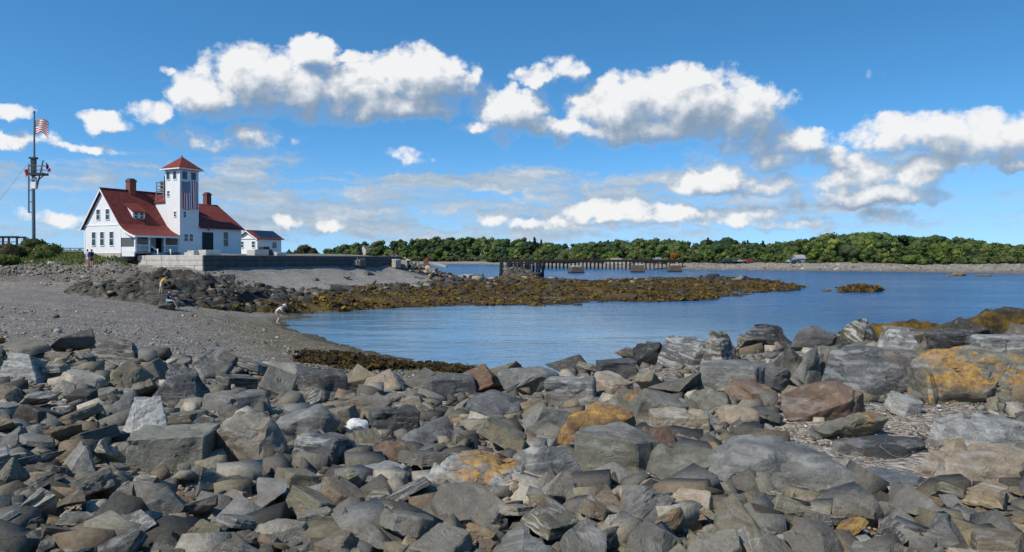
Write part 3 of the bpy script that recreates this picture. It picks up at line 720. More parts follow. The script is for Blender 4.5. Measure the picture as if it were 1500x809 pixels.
HERO = [  # px, py, width px, height px, style, colour, strata, lichen, yaw, short name, label
 (255,668,112,72,'block','olive grey',.1,0,8,'squared block','big squared olive grey block with a dark right end at the lower left'),
 (368,655,138,92,'boulder','brown grey',.3,.25,-10,'rust-topped boulder','big rounded boulder with a rusty top just right of the squared grey block'),
 (212,622,72,70,'wedge','pale grey',.5,0,20,'pale pointed rock','pale pointed rock leaning behind the squared grey block'),
 (178,602,60,54,'wedge','slate grey',0,0,-30,'triangular slab','upright triangular slate slab left of the pale pointed rock'),
 (34,545,70,50,'wedge','pale grey',1,0,5,'striped slab','pale tilted slab with diagonal stripes at the edge of the left shingle'),
 (268,570,92,66,'wedge','dark grey',.3,.1,-15,'overhanging rock','dark overhanging rock with a pale pointed top below the shingle beach'),
 (352,592,102,42,'slab','mid grey',.2,0,4,'flat-topped slab','long flat-topped grey slab right of the dark overhanging rock'),
 (452,622,96,60,'boulder','mid grey',.3,0,15,'plain boulder','plain grey boulder between the white quartz lump and the rust-topped boulder'),
 (470,668,76,56,'block','slate grey',.8,0,-20,'streaked rock','slate rock with a white streak right of the rust-topped boulder'),
 (525,629,36,28,'boulder','pale grey',0,0,0,'white quartz lump','small white quartz lump, brightest stone on the left half of the shore'),
 (578,622,70,44,'block','dark grey',.2,0,12,'dark block','dark broken block right of the white quartz lump'),
 (637,637,90,48,'wedge','slate grey',.2,0,25,'split wedge','slate wedge split along its length, low in the middle of the shore'),
 (576,668,60,44,'boulder','rusty brown',.1,.1,0,'brown rock','rusty brown rock in front of the split slate wedge'),
 (562,694,82,32,'slab','pale grey',.1,0,-8,'pale flat slab','pale flat slab lying below the rusty brown rock'),
 (702,700,170,62,'outcrop','pale grey',1,.62,-28,'lichen-streaked ledge','pale ledge streaked with orange lichen at the bottom middle'),
 (722,603,92,42,'slab','slate grey',0,0,-12,'broad slate slab','broad flat slate slab in the middle of the rocks'),
 (562,560,75,34,'wedge','tan',.1,0,10,'tan ridge rock','dull tan ridge-shaped rock below the hanging seaweed'),
 (874,632,130,74,'boulder','rusty brown',.2,.74,10,'orange boulder','rounded boulder covered with orange and yellow lichen'),
 (905,672,158,88,'slab','olive grey',.3,.15,-30,'leaning slab','large smooth slab leaning in front of the orange boulder'),
 (800,688,92,72,'wedge','mid grey',.8,.1,30,'jagged grey rock','jagged grey rock between the lichen-streaked ledge and the leaning slab'),
 (1000,690,120,62,'boulder','olive grey',.2,.2,0,'olive boulder','olive grey boulder right of the large leaning slab'),
 (1205,597,124,66,'boulder','rusty brown',.3,.30,-6,'red-brown boulder','flat-topped red-brown boulder above the shelly gravel'),
 (1243,625,100,50,'boulder','olive grey',.1,.45,4,'rounded tan boulder','rounded boulder with ochre stains in front of the red-brown boulder'),
 (1316,508,76,46,'wedge','pale grey',1,0,-18,'pale striped crest slab','pale striped slab tilted on the crest of the right shore'),
 (1287,552,146,76,'outcrop','slate grey',.5,0,10,'broad grey outcrop','broad slate outcrop left of the orange-topped outcrop'),
 (1425,562,172,86,'outcrop','olive grey',.4,.60,-4,'orange-topped outcrop','large outcrop with an orange lichen top at the right'),
 (1130,495,84,52,'wedge','dark grey',.4,.05,14,'dark crest rock','dark peaked rock standing highest on the middle of the crest'),
 (1190,492,68,42,'boulder','mid grey',.1,0,0,'rounded crest rock','grey rounded rock on the crest right of the dark peaked rock'),
 (1010,522,92,44,'slab','mid grey',.9,0,-8,'banded crest slab','banded grey slab on the crest left of the dark peaked rock'),
 (1057,516,58,52,'wedge','brown grey',.8,.1,40,'upright banded rock','upright banded brown rock between the banded slab and the dark peaked rock'),
 (950,524,46,42,'boulder','dark grey',0,0,0,'dark round rock','dark round rock on the crest left of the banded slab'),
 (902,548,56,36,'block','slate grey',0,0,6,'boxy slate rock','boxy slate rock with a flat front below the crest'),
 (895,568,70,30,'slab','tan',.4,0,-6,'tan plate','flat tan plate in front of the boxy slate rock'),
 (1330,480,78,32,'boulder','brown grey',.4,.2,0,'brown crest rock','brown rock at the top of the right crest'),
 (1326,596,50,30,'slab','pale grey',.9,0,16,'small striped stone','small pale striped stone on the gravel below the broad outcrop'),
 (1135,690,215,80,'outcrop','mid grey',.35,.12,-12,'smooth bedrock hump','wide smooth hump of grey bedrock at the bottom right'),
 (1452,640,160,62,'outcrop','pale grey',.9,.1,6,'whitish bedrock','whitish crumbling bedrock at the right edge'),
 (1450,690,185,66,'outcrop','tan',.5,.15,0,'pinkish bedrock','flat pinkish tan bedrock below the whitish bedrock'),
 (1292,658,150,36,'slab','dark grey',.3,0,-4,'dark low slab','long low dark slab crossing the shelly gravel'),
 (1310,704,92,28,'slab','blue grey',0,0,4,'blue-grey slab','smooth blue grey slab at the bottom edge right of the bedrock hump'),
 (1080,556,128,44,'slab','mid grey',.2,0,-5,'wide crest slab','wide flat grey slab under the dark peaked rock'),
 (1035,592,74,38,'wedge','olive grey',.2,.1,-20,'olive wedge','olive grey wedge below the wide flat slab'),
 (1100,578,72,32,'slab','rusty brown',.2,.2,10,'brown plate','thin brown plate left of the red-brown boulder'),
 (994,628,80,46,'block','tan',.6,.15,0,'quartz-tan block','pale tan block with quartz right of the orange boulder'),
 (1208,536,50,54,'boulder','olive grey',.2,0,0,'white-spotted rock','upright olive rock with a white spot left of the broad outcrop'),
 (1178,542,44,60,'wedge','mid grey',.1,0,35,'upright grey rock','narrow upright grey rock beside the white-spotted rock'),
 (918,596,84,46,'wedge','olive grey',.2,.35,12,'ochre wedge','wedge with an ochre top behind the orange boulder'),
 (972,602,84,46,'slab','olive grey',.1,.25,-14,'ochre slab','ochre-tinted slab right of the wedge behind the orange boulder'),
 (772,562,90,44,'boulder','mid grey',.1,0,0,'smooth grey boulder','smooth grey boulder left of the boxy slate rock'),
 (836,578,72,42,'block','mid grey',.6,0,-10,'cracked pale block','cracked pale grey block left of the flat tan plate'),
 (1082,616,66,42,'boulder','tan',.3,.2,0,'tan boulder','tan boulder left of the red-brown boulder'),
 (965,655,70,60,'wedge','rusty brown',.2,.4,20,'rusty wedge','rusty wedge between the leaning slab and the tan boulder'),
 (1140,560,40,40,'boulder','slate grey',0,0,0,'slate lump','slate lump right of the wide flat slab'),
 (1400,510,70,44,'boulder','dark grey',.2,.05,0,'dark lump','dark lump right of the pale striped crest slab'),
 (1470,520,80,50,'block','mid grey',.8,0,-14,'banded right block','banded grey block behind the orange-topped outcrop'),
 (660,572,70,40,'block','slate grey',0,0,18,'slate block','slate block below the seaweed at the pool end'),
 (470,560,90,36,'slab','dark grey',.1,0,-6,'dark seaweed-side slab','dark slab in front of the hanging seaweed'),
]
rock_foot = []          # (x, y, radius) of everything placed
screen = []             # (px, py, name) of the heroes, for the labels
QUARTZ = (0.62, 0.61, 0.58)
for i, (px, py, w, h, style, colr, stra, lich, yaw, short, lab) in enumerate(HERO):
    D, z = ground_at(px, py + 0.32 * h)
    D = D + 0.35 * w * D / F * 0.5
    x = (px - 750) / F * D; z = hz(x, D)
    W = w * D / F * (1.02 if w < 120 else 0.93)
    dep = W * {'block': .72, 'boulder': .75, 'slab': .85, 'wedge': .75, 'outcrop': .7}[style] * (1.0 if w < 120 else .85)
    slope = (EYE - z) / D
    H = max(h * D / F - dep * slope * 0.55, 0.32 * h * D / F) * 1.12
    me = make_rock(1000 + i, style, (W, dep, H), 0.085 if w > 70 else 0.11, 0.55 if i == 0 else 1.0)
    o = link('rock', me); o.rotation_euler = (0, 0, math.radians(yaw))
    if style == 'slab' and h / w > 0.4 and w < 100: o.rotation_euler = (math.radians(14), math.radians(10), math.radians(yaw))
    o.location = (x, D, z + H * 0.36)
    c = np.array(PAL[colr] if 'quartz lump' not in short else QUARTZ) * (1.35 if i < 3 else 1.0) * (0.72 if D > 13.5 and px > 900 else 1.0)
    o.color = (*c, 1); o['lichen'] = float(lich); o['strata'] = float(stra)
    props(o, lab, 'rock', 'large rocks of the near shore')
    rock_foot.append((x, D, 0.46 * (W + dep) / 2)); screen.append((px, py, short))

# the smaller rocks between them
def far_edge(px): return lerp_tab(px, [(-200, 20), (400, 20.5), (520, 21), (600, 21), (700, 21.5), (850, 20.5), (1000, 19.8), (1120, 19.5), (1300, 18.3), (1500, 17.5), (1700, 17.5)])
for _k in PAL: PAL[_k] = tuple(np.array(PAL[_k]) * np.array([1.20, 1.09, 0.93]))
rg = np.random.default_rng(21)
STY = ['slab', 'slab', 'wedge', 'shard', 'wedge', 'block', 'shard', 'slab', 'shard']
LIB = []
for k in range(54):
    st = STY[k % 9]
    LIB.append((st, make_rock(2000 + k, st, {'block': (1.1, .85, .7), 'slab': (1.3, .95, .36), 'wedge': (1.1, .8, .75), 'boulder': (1.05, .85, .68), 'shard': (1.15, .85, .72)}[st], 0.13)))
HB = []                 # picture boxes of the large rocks, so that nothing nearer hides them
for i, (px, py, w, h, *_) in enumerate(HERO):
    HB.append((px, py, w, h, ground_at(px, py + .32 * h)[0]))
cand = []
for k in range(24000):
    px = rg.uniform(-70, 1570); Dm = far_edge(px); D = math.exp(rg.uniform(math.log(3.7), math.log(Dm)))
    if px < 430 and D > 16.5 and rg.random() < 0.6: continue
    if 1130 < px < 1450 and 5.2 < D < 9.6 and rg.random() < 0.97: continue
    S_ = 0.75 if D > 16.5 and 500 < px < 930 else (0.70 if px < 600 else 0.92)
    S = float(np.clip(S_ * 0.045 * D ** 1.0 * math.exp(rg.normal() * 0.58 - .05), 0.12, min(1.15, (.088 if S_ > .8 else .06) * D)))
    cand.append((S, px, D))
cand = sorted(cand[:9000], key=lambda a: -a[0] / a[2] * rg.uniform(0.5, 1.0)) + cand[9000:]
small = []; boxes = []
for S, px, D in cand:
    if len(small) >= 243: break
    x = (px - 750) / F * D; z = hz(x, D); s = S * F / D; cy = row(D, z + S * .22); ok = True
    for hx, hy, hw, hh_, hD in HB:
        ov = abs(px - hx) < (hw * .5 + s * .30) and abs(cy - hy) < (hh_ * .5 + s * .15) and (D < hD + .2 or abs(px - hx) < hw * .4)
        if ov: ok = False; break
    if not ok: continue
    for bx, by, bs in boxes:
        if ((px - bx) / (s + bs)) ** 2 + ((cy - by) / (.62 * (s + bs))) ** 2 < (.40 if len(small) < 130 else .33) ** 2: ok = False; break
    if not ok: continue
    boxes.append((px, cy, s)); small.append((S, px, D, x))
CW = list(PAL); CP = np.array([.30, .17, .14, .08, .07, .03, .13, .02, .10]); CP /= CP.sum()
sizes = sorted(s[0] / s[2] for s in small); q1, q2 = sizes[len(sizes) // 3], sizes[2 * len(sizes) // 3]
entries = []
for i, (S, px, D, x) in enumerate(small):
    st, me = LIB[int(rg.integers(len(LIB)))]
    o = link('rock', me); s = S / 1.05
    o.scale = (s * rg.uniform(.85, 1.2), s * rg.uniform(.85, 1.15), s * rg.uniform(.5, .95))
    o.rotation_euler = (rg.normal() * 0.28, rg.normal() * 0.28, rg.uniform(0, 2 * PI))
    z = hz(x, D)
    o.location = (x, D, z + S * 0.17 + 0.06)
    ci = CW[int(rg.choice(len(CW), p=CP))] if not (px > 1000 and rg.random() < .25) else ('olive grey' if rg.random() < .6 else 'tan')
    if D > 13 and ci == 'tan': ci = 'mid grey'
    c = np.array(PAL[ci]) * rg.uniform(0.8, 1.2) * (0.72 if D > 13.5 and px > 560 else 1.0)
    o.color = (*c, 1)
    o['lichen'] = float(max(0, rg.normal() * 0.12 + (0.22 if px > 850 else -0.1))); o['strata'] = float(rg.random() ** 3.5)
    py = row(D, z + S * 0.17)
    entries.append((o, px, py, ci, st, 'small' if S / D < q1 else 'middling' if S / D < q2 else 'largish'))
rel = {}
for e in entries:
    d = [math.hypot(e[1] - a, (e[2] - b) * 1.6) for a, b, n in screen]; k = int(np.argmin(d))
    dx, dy = e[1] - screen[k][0], (e[2] - screen[k][1]) * 1.6
    r = ('right of' if dx > 0 else 'left of') if abs(dx) > abs(dy) else ('below' if dy > 0 else 'above')
    rel.setdefault((k, r), []).append((d[k], e))
ORD = ['nearest', 'second', 'third', 'fourth', 'fifth', 'sixth', 'seventh', 'eighth', 'ninth', 'tenth', 'eleventh', 'twelfth', 'thirteenth', 'fourteenth', 'fifteenth']
SHP = {'block': 'blocky', 'slab': 'flat', 'wedge': 'angular', 'boulder': 'rounded', 'shard': 'sharp-edged'}
for (k, r), lst in rel.items():
    lst.sort(key=lambda a: a[0])
    for n, (d, e) in enumerate(lst):
        lab = f"{e[5]} {SHP[e[4]]} {e[3]} rock, {ORD[min(n, 14)]} {r} the {screen[k][2]}"
        props(e[0], lab, 'rock', 'smaller rocks of the near shore')

# loose stones too many to count, in the gaps
def stone_lib(n, seed, rnd=False):
    out = []
    for k in range(n):
        rg_ = np.random.default_rng(seed + k)
        bm = hull_bm(rock_points(rg_, 'boulder' if rnd else ['shard', 'wedge', 'shard', 'block'][k % 4]))
        bmesh.ops.triangulate(bm, faces=bm.faces[:])
        V = np.array([v.co[:] for v in bm.verts]); bm.verts.index_update()
        Fc = np.array([[v.index for v in f.verts] for f in bm.faces]); bm.free()
        out.append((V * 0.5, Fc))
    return out
def scatter(name, spots, lib, cols, matl, label, flat=(0.38, 0.8), tilt=0.35, seed=5, cat='stones', kind='stuff'):
    rg = np.random.default_rng(seed); VV = []; FF = []; CC = []; n0 = 0
    for (x, y, z, s) in spots:
        V, Fc = lib[int(rg.integers(len(lib)))]
        a = rg.uniform(0, 2 * PI); b = rg.normal() * tilt
        sc = np.array([s * rg.uniform(.8, 1.3), s * rg.uniform(.7, 1.1), s * rg.uniform(*flat)])
        v = V * sc
        cb, sb = math.cos(b), math.sin(b); v = np.stack([v[:, 0] * cb + v[:, 2] * sb, v[:, 1], -v[:, 0] * sb + v[:, 2] * cb], 1)
        ca, sa = math.cos(a), math.sin(a); v = np.stack([v[:, 0] * ca - v[:, 1] * sa, v[:, 0] * sa + v[:, 1] * ca, v[:, 2]], 1)
        VV.append(v + np.array([x, y, z])); FF.append(Fc + n0); n0 += len(V)
        c = np.array(cols[int(rg.integers(len(cols)))]) * rg.uniform(.75, 1.25); CC.append(np.tile(c, (len(V), 1)))
    o = link(name, mesh_np(name, np.vstack(VV), np.vstack(FF), np.vstack(CC)), matl)
    return props(o, label, cat, kind=kind)
SL = stone_lib(28, 400); PL = stone_lib(10, 500, True)
GC = [PAL[k] for k in ('slate grey', 'blue grey', 'olive grey', 'brown grey', 'mid grey', 'dark grey', 'slate grey')]
def field(n, lo, hi, s0, s1, seed, dmin=3.9, lift=0.15):
    rg = np.random.default_rng(seed); PX = rg.uniform(-90, 1590, n); DM = far_edge(PX) * hi
    D = np.exp(rg.uniform(np.log(dmin), np.log(DM))); X = (PX - 750) / F * D
    Z = height(X, D); S = s0 * (s1 / s0) ** (rg.random(n) ** 1.6) * (0.8 + D / 22)
    gr = (PX > 1130) & (PX < 1450) & (D > 5.2) & (D < 9.8) & (S > .05)
    return [(x, y, z + s * lift, s) for x, y, z, s, g in zip(X, D, Z, S, gr) if not (g and rg.random() < .92)]
scatter('loose_stones', field(6500, 0, 1.0, .05, .34, 31), SL, GC + [PAL['pale grey']], M['rubble'], 'loose broken stones filling the gaps between the near shore rocks', seed=6)
scatter('pebbles', field(13000, 0, 0.6, .016, .065, 32), PL, GC + [PAL['pale grey'], PAL['tan'], PAL['tan'], (.4, .36, .31), (.5, .47, .43), (.25, .13, .08)], M['rubble'], 'shelly pebbles in the gaps of the near shore', seed=7, cat='pebbles')
# scattered stones out on the shingle
rg = np.random.default_rng(77); sp = []
for k in range(3800):
    px = rg.uniform(-60, 640); D = math.exp(rg.uniform(math.log(19), math.log(50))) if px < 420 else rg.uniform(20, 33)
    x = (px - 750) / F * D; sp.append((x, D))
hh = height([a for a, b in sp], [b for a, b in sp])
scatter('shingle_stones', [(a, b, z + .02, float(np.clip(.045 * math.exp(rg.normal() * .6), .025, .28))) for (a, b), z in zip(sp, hh) if z > 0.05], PL + SL, GC + [PAL['pale grey'], PAL['pale grey'], (.36, .34, .30), PAL['tan'], (.45, .43, .40)], M['rubble'], 'scattered stones lying on the grey shingle beach', seed=8)

# ------------------------------------------------------------------ ledges
def m_ledge(name, weed_z, weed_amt):
    m, t = mat(name, 0.85, 0.25)
    p = t.pos(); s = t.node('ShaderNodeSeparateXYZ', inp={0: p})
    n1 = t.noise(p, 0.9, 7, 0.65); n2 = t.noise(p, 5.0, 6, 0.7); n3 = t.noise(p, 0.28, 4, 0.6)
    rock = t.ramp(t.math('ADD', t.math('MULTIPLY', n1, .6), t.math('MULTIPLY', n2, .4)), [(0.36, (0.024, 0.020, 0.015)), (0.48, (0.060, 0.052, 0.040)), (0.57, (0.13, 0.115, 0.088)), (0.68, (0.24, 0.22, 0.18))])
    weed = t.ramp(t.math('ADD', t.math('MULTIPLY', n3, .45), t.math('MULTIPLY', n2, .55)), [(0.34, (0.018, 0.014, 0.007)), (0.46, (0.055, 0.036, 0.010)), (0.56, (0.15, 0.088, 0.015)), (0.66, (0.27, 0.16, 0.024))])
    f = t.math('ADD', t.mapr(s.outputs[2], weed_z - .5, weed_z + .4, weed_amt, -0.35), t.math('MULTIPLY', t.math('SUBTRACT', n1, 0.5), 2.2))
    f = t.mapr(f, 0.3, 0.6, 0, 1, True)
    c = t.mix(f, rock, weed)
    wet = t.mapr(s.outputs[2], 0.05, 0.22, 0.45, 1.0)
    c = t.mix(1.0, c, t.vmath('SCALE', (1, 1, 1), wet), 'MULTIPLY')
    t.put(t.b.inputs['Base Color'], c)
    t.put(t.b.inputs['Roughness'], t.mapr(f, 0, 1, 0.85, 0.6))
    t.put(t.b.inputs['Normal'], t.bump(t.math('ADD', n2, t.math('MULTIPLY', n1, .5)), 0.9, 0.15))
    return m

def ledge(name, poly, bumps, res, m, edge, amp, freq, label, cat, seed=0, sink=0.5, strat=0.5):
    W = np.array([at(px, D)[:2] for px, D in poly])
    lo, hi = W.min(0) - 1, W.max(0) + 1
    gx = np.arange(lo[0], hi[0], res); gy = np.arange(lo[1], hi[1], res)
    X, Y = np.meshgrid(gx, gy); P = np.stack([X.ravel(), Y.ravel()], 1)
    dmin = np.full(len(P), 1e9); ins = np.zeros(len(P), bool)
    for k in range(len(W)):
        a, b = W[k], W[(k + 1) % len(W)]; ab = b - a
        u = np.clip(((P - a) @ ab) / (ab @ ab), 0, 1); dmin = np.minimum(dmin, np.hypot(*(P - a - u[:, None] * ab).T))
        c = ((a[1] > P[:, 1]) != (b[1] > P[:, 1]))
        with np.errstate(divide='ignore', invalid='ignore'):
            ins ^= c & (P[:, 0] < (b[0] - a[0]) * (P[:, 1] - a[1]) / (b[1] - a[1]) + a[0])
    sd_ = np.where(ins, dmin, -dmin)
    P3 = np.stack([P[:, 0], P[:, 1], np.full(len(P), seed * 3.7)], 1)
    sd_ = sd_ + fbm(P3 * 0.35, 4) * edge * 1.3
    msk = sstep(0, edge, sd_)
    base = np.zeros(len(P))
    for px, D, rad, h in bumps:
        c = at(px, D); base = base + h * np.exp(-(((P[:, 0] - c.x) ** 2 + (P[:, 1] - c.y) ** 2) / rad ** 2))
    w3 = P3 + np.stack([fbm(P3 * .5 + 3, 3), fbm(P3 * .5 + 8, 3), np.zeros(len(P))], 1) * 1.2
    rd = ridged(w3 * freq * np.array([1.0, 0.6, 1]), 5)
    n = (rd - 0.62) * amp * 2.4 + fbm(P3 * 2.3, 4) * 0.12
    lay = (w3[:, 0] * 0.5 - w3[:, 1] * 0.3) * 1.1; saw = lay - np.floor(lay)
    n = n + (np.where(saw < .75, saw, (1 - saw) * 3) - 0.35) * strat
    if strat > .3:
        q_ = n / .34 + fbm(P3 * 1.1, 2) * .5; n = (np.floor(q_) + sstep(.55, 1.0, q_ - np.floor(q_))) * .34
    hb = height(P[:, 0], P[:, 1])
    Z = (hb - sink) * (1 - msk) + msk * (np.maximum(hb, -.12) + base + n)
    ok = sd_ > -1.2
    V = np.stack([P[:, 0], P[:, 1], Z], 1); nx = len(gx)
    i = (np.arange(len(gy) - 1)[:, None] * nx + np.arange(nx - 1)[None]).ravel()
    Q = np.stack([i, i + 1, i + nx + 1, i + nx], 1); Q = Q[ok[Q].all(1)]
    used = np.unique(Q); mp = np.zeros(len(V), int); mp[used] = np.arange(len(used))
    o = link(name, mesh_np(name, V[used], mp[Q], smooth=True), m)
    for pl in o.data.polygons: pl.use_smooth = True
    props(o, label, cat)
    return o, V[used], sd_[used]
ML1 = m_ledge('dark_ledge_rock', 1.0, 0.85); ML2 = m_ledge('weedy_ledge_rock', 1.25, 1.05); ML3 = m_ledge('crest_ledge_rock', 3.6, .75)
led, ledV, ledS = ledge('rock_ledge', [(98, 57.5), (150, 52.5), (200, 50), (250, 48.6), (330, 52), (400, 56.5), (460, 61), (520, 65), (500, 74), (440, 74), (400, 71), (330, 70), (240, 67), (180, 66), (118, 63)],
    [(262, 58, 3.4, 1.35), (310, 61, 3.5, .9), (215, 57, 3, .45), (150, 58, 3.5, .25), (370, 63, 4, .45), (425, 66, 4, .35), (140, 55, 2, .3)], 0.16, ML1, 1.5, 0.75, 0.42, 'dark jagged rock ledge behind the people in yellow and navy on the beach', 'ledge', 1, 0.4, 0.35)
reef, reefV, reefS = ledge('weedy_reef', [(410, 60), (480, 63), (560, 65.5), (700, 68.5), (800, 70.5), (900, 72), (990, 74), (1040, 79), (1080, 88), (1140, 98), (1192, 105), (1196, 112), (1150, 130), (1080, 142), (950, 152), (850, 152), (760, 147), (700, 124), (640, 112), (560, 93), (480, 82), (430, 74)],
    [(1080, 128, 13, 1.0), (1000, 120, 14, .55), (900, 130, 14, .35), (1160, 110, 6, .35), (760, 128, 12, .55), (700, 108, 10, .45), (600, 84, 8, .25), (500, 72, 6, .4), (820, 100, 12, .25), (960, 95, 10, .3), (1010, 85, 6, .25)], 0.42, ML2, 3.0, 0.38, 0.22, 'long low reef covered with ochre seaweed across the middle of the cove', 'reef', 2, 0.45, 0.22)
isle, isV, isS = ledge('weedy_islet', [(1219, 100), (1260, 97), (1299, 100), (1294, 114), (1228, 114)], [(1246, 106, 3, .55), (1270, 106, 3, .5)], 0.25, ML2, .9, 0.3, 0.4, 'small seaweed covered islet off the right end of the long reef', 'islet', 3, 0.3, 0.15)
h2, h2V, h2S = ledge('seaweed_bank', [(606, 27.2), (660, 26.4), (700, 26.0), (705, 27.6), (670, 29.4), (630, 31.2)], [(640, 28.5, 1.2, .1), (685, 27.2, 1.0, .12)], 0.07, ML2, 0.6, 0.12, 1.2, 'ochre bank of seaweed at the near end of the pool, below the crest rocks', 'seaweed bank', 5, 0.15, 0.06)
h3, h3V, h3S = ledge('seaweed_bank', [(1235, 17.6), (1300, 17.2), (1420, 16.6), (1540, 16.2), (1560, 18.2), (1400, 19), (1260, 19.3)], [(1270, 18.2, 1.2, .6), (1400, 17.6, 1.6, .6), (1500, 17.2, 1.4, .6)], 0.06, ML3, 0.5, 0.2, .9, 'ochre seaweed covered rock along the back of the right crest', 'seaweed bank', 7, 0.15, 0.1)
hk, hkV, hkS = ledge('seaweed_bank', [(420, 25.5), (500, 24.2), (580, 25.5), (612, 28.5), (560, 29.5), (480, 28.2), (425, 27.6)], [(460, 26.6, 1.2, .22), (530, 27, 1.4, .25)], 0.07, ML2, 0.6, 0.12, 1.2, 'dark bank of hanging seaweed at the foot of the shingle', 'seaweed bank', 4, 0.15, 0.06)

# broken blocks of the ledges themselves
def blocks(name, V, S, n, s0, s1, cols, label, seed, smin=.4, zmin=.1):
    rg = np.random.default_rng(seed); nn = fbm(V * .35 + seed, 3)
    idx = np.where((S > smin) & (V[:, 2] > zmin) & (nn > -.12))[0]; idx = rg.choice(idx, n)
    scatter(name, [(V[k, 0], V[k, 1], V[k, 2] - .03, float(s0 * (s1 / s0) ** (rg.random() ** 1.7))) for k in idx], SL, cols, M['rubblefar'], label, flat=(.3, .65), tilt=.3, seed=seed, cat='ledge blocks')
LC = [(.036, .031, .024), (.055, .047, .036), (.026, .022, .017), (.10, .09, .07), (.045, .037, .025), (.16, .15, .12), (.20, .185, .15)]
blocks('ledge_blocks', ledV, ledS, 900, .25, 1.1, LC, 'jagged dark blocks broken from the ledge behind the beach', 41, .5, .3)
RC = [(.06, .05, .035), (.035, .03, .022), (.10, .085, .06), (.09, .06, .02), (.05, .045, .038)]
blocks('reef_blocks', reefV, reefS, 900, .3, 1.5, RC, 'weedy stones standing up from the long reef', 42, .8, .3)
_k = reefV[:, 2] > .9
blocks('reef_crest', reefV[_k], reefS[_k], 320, .5, 2.0, [(.05, .045, .04), (.03, .028, .026), (.08, .07, .055), (.25, .22, .17)], 'dark bare rocks along the top of the long reef', 43, 1.0, .8)
# fronds: too many to count
def fronds(name, V, S, n, size, zmax, label, seed, parentcols):
    rg = np.random.default_rng(seed); z = V[:, 2]
    ok = np.where((S > 0.15) & (z > 0.02) & (z < zmax) & (fbm(V * 0.5, 3) + rg.normal(size=len(V)) * .25 > -0.05))[0]
    idx = rg.choice(ok, n); VV = []; FF = []; CC = []; n0 = 0
    for k in idx:
        b = V[k] + np.array([rg.normal() * .2, rg.normal() * .2, 0]); s = size * math.exp(rg.normal() * .4)
        a = rg.uniform(0, 2 * PI); d = np.array([math.cos(a), math.sin(a), 0]); w = np.array([-d[1], d[0], 0]) * s * .45
        p = [b - w * .5 + [0, 0, -.02], b + w * .5 + [0, 0, -.02], b + d * s * .5 + w * .8 + [0, 0, s * .32], b + d * s * .5 - w * .8 + [0, 0, s * .32], b + d * s + w * .4 + [0, 0, -s * .05], b + d * s - w * .4 + [0, 0, -s * .05]]
        VV.append(np.array(p)); FF.append(np.array([[0, 1, 2, 3], [3, 2, 4, 5]]) + n0); n0 += 6
        c = np.array(parentcols[int(rg.integers(len(parentcols)))]) * rg.uniform(.6, 1.3); CC.append(np.tile(c, (6, 1)))
    o = link(name, mesh_np(name, np.vstack(VV), np.vstack(FF), np.vstack(CC)), M['leaf'])
    return props(o, label, 'seaweed', kind='stuff')
WC_ = [(.16, .095, .018), (.10, .06, .014), (.055, .035, .012), (.24, .15, .025), (.12, .085, .02), (.03, .022, .01)]
fronds('rockweed', np.vstack([reefV, isV]), np.concatenate([reefS, isS]), 30000, .26, 1.5, 'ochre rockweed draped over the long reef', 1, WC_)
fronds('rockweed', ledV[ledV[:, 2] < 1.1], ledS[ledV[:, 2] < 1.1], 3500, .2, 1.1, 'brown rockweed on the foot of the dark ledge', 2, WC_)
fronds('rockweed', np.vstack([hkV, h2V]), np.concatenate([hkS, h2S]), 11000, .11, 3, 'dark hanging rockweed at the foot of the shingle', 3, [(.03, .022, .008), (.06, .04, .012), (.10, .062, .014), (.018, .014, .008)])
# ------------------------------------------------------------------ the life-saving station (local x along its long front, y into the house)
HZ = 5.0
HANG = math.atan2(R_.y, R_.x)
house = empty('station_house', (-38.6, 85.0, 0), HANG, 'white shingled station house with red roofs and a square lookout tower', 'house')
def win(parent, plane, u, z0, z1, w, off=0.0, panes=(1, 2)):
    """a sash window; plane 'f' = front (y = off, facing -y), 'g' = gable (x = off, facing -x)"""
    fr = MB(); gl = MB(); t = 0.05
    def bx(mb, u0, u1, za, zb, d0, d1):
        if plane == 'f': mb.box(u0, u1, off - d1, off - d0, za, zb)
        else: mb.box(off - d1, off - d0, u0, u1, za, zb)
    h = w / 2
    bx(fr, u - h - t, u - h, z0 - t, z1 + t, -.05, .05); bx(fr, u + h, u + h + t, z0 - t, z1 + t, -.05, .05)
    bx(fr, u - h, u + h, z1, z1 + t, -.05, .05); bx(fr, u - h - .04, u + h + .04, z0 - t - .03, z0, -.05, .085)
    bx(gl, u - h, u + h, z0, z1, -.03, .012)
    for k in range(1, panes[1]):
        z = z0 + (z1 - z0) * k / panes[1]; bx(fr, u - h, u + h, z - .025, z + .025, .0, .03)
    for k in range(1, panes[0]):
        x = u - h + w * k / panes[0]; bx(fr, x - .02, x + .02, z0, z1, .0, .028)
    f = fr.build('window', M['trim'], parent); gl.build('pane', M['glass'], f)
    return f
# walls
XA, XM, XE = -5.7, 2.9, 9.0
b = MB()
# main block: gable prism (wall y 2.4 .. 8.9)
prof = [(2.4, HZ - .4), (2.4, 8.40), (5.65, 12.35), (8.9, 8.25), (8.9, HZ - .4)]
b.poly([(XA, y, z) for y, z in prof], (XM - XA, 0, 0))
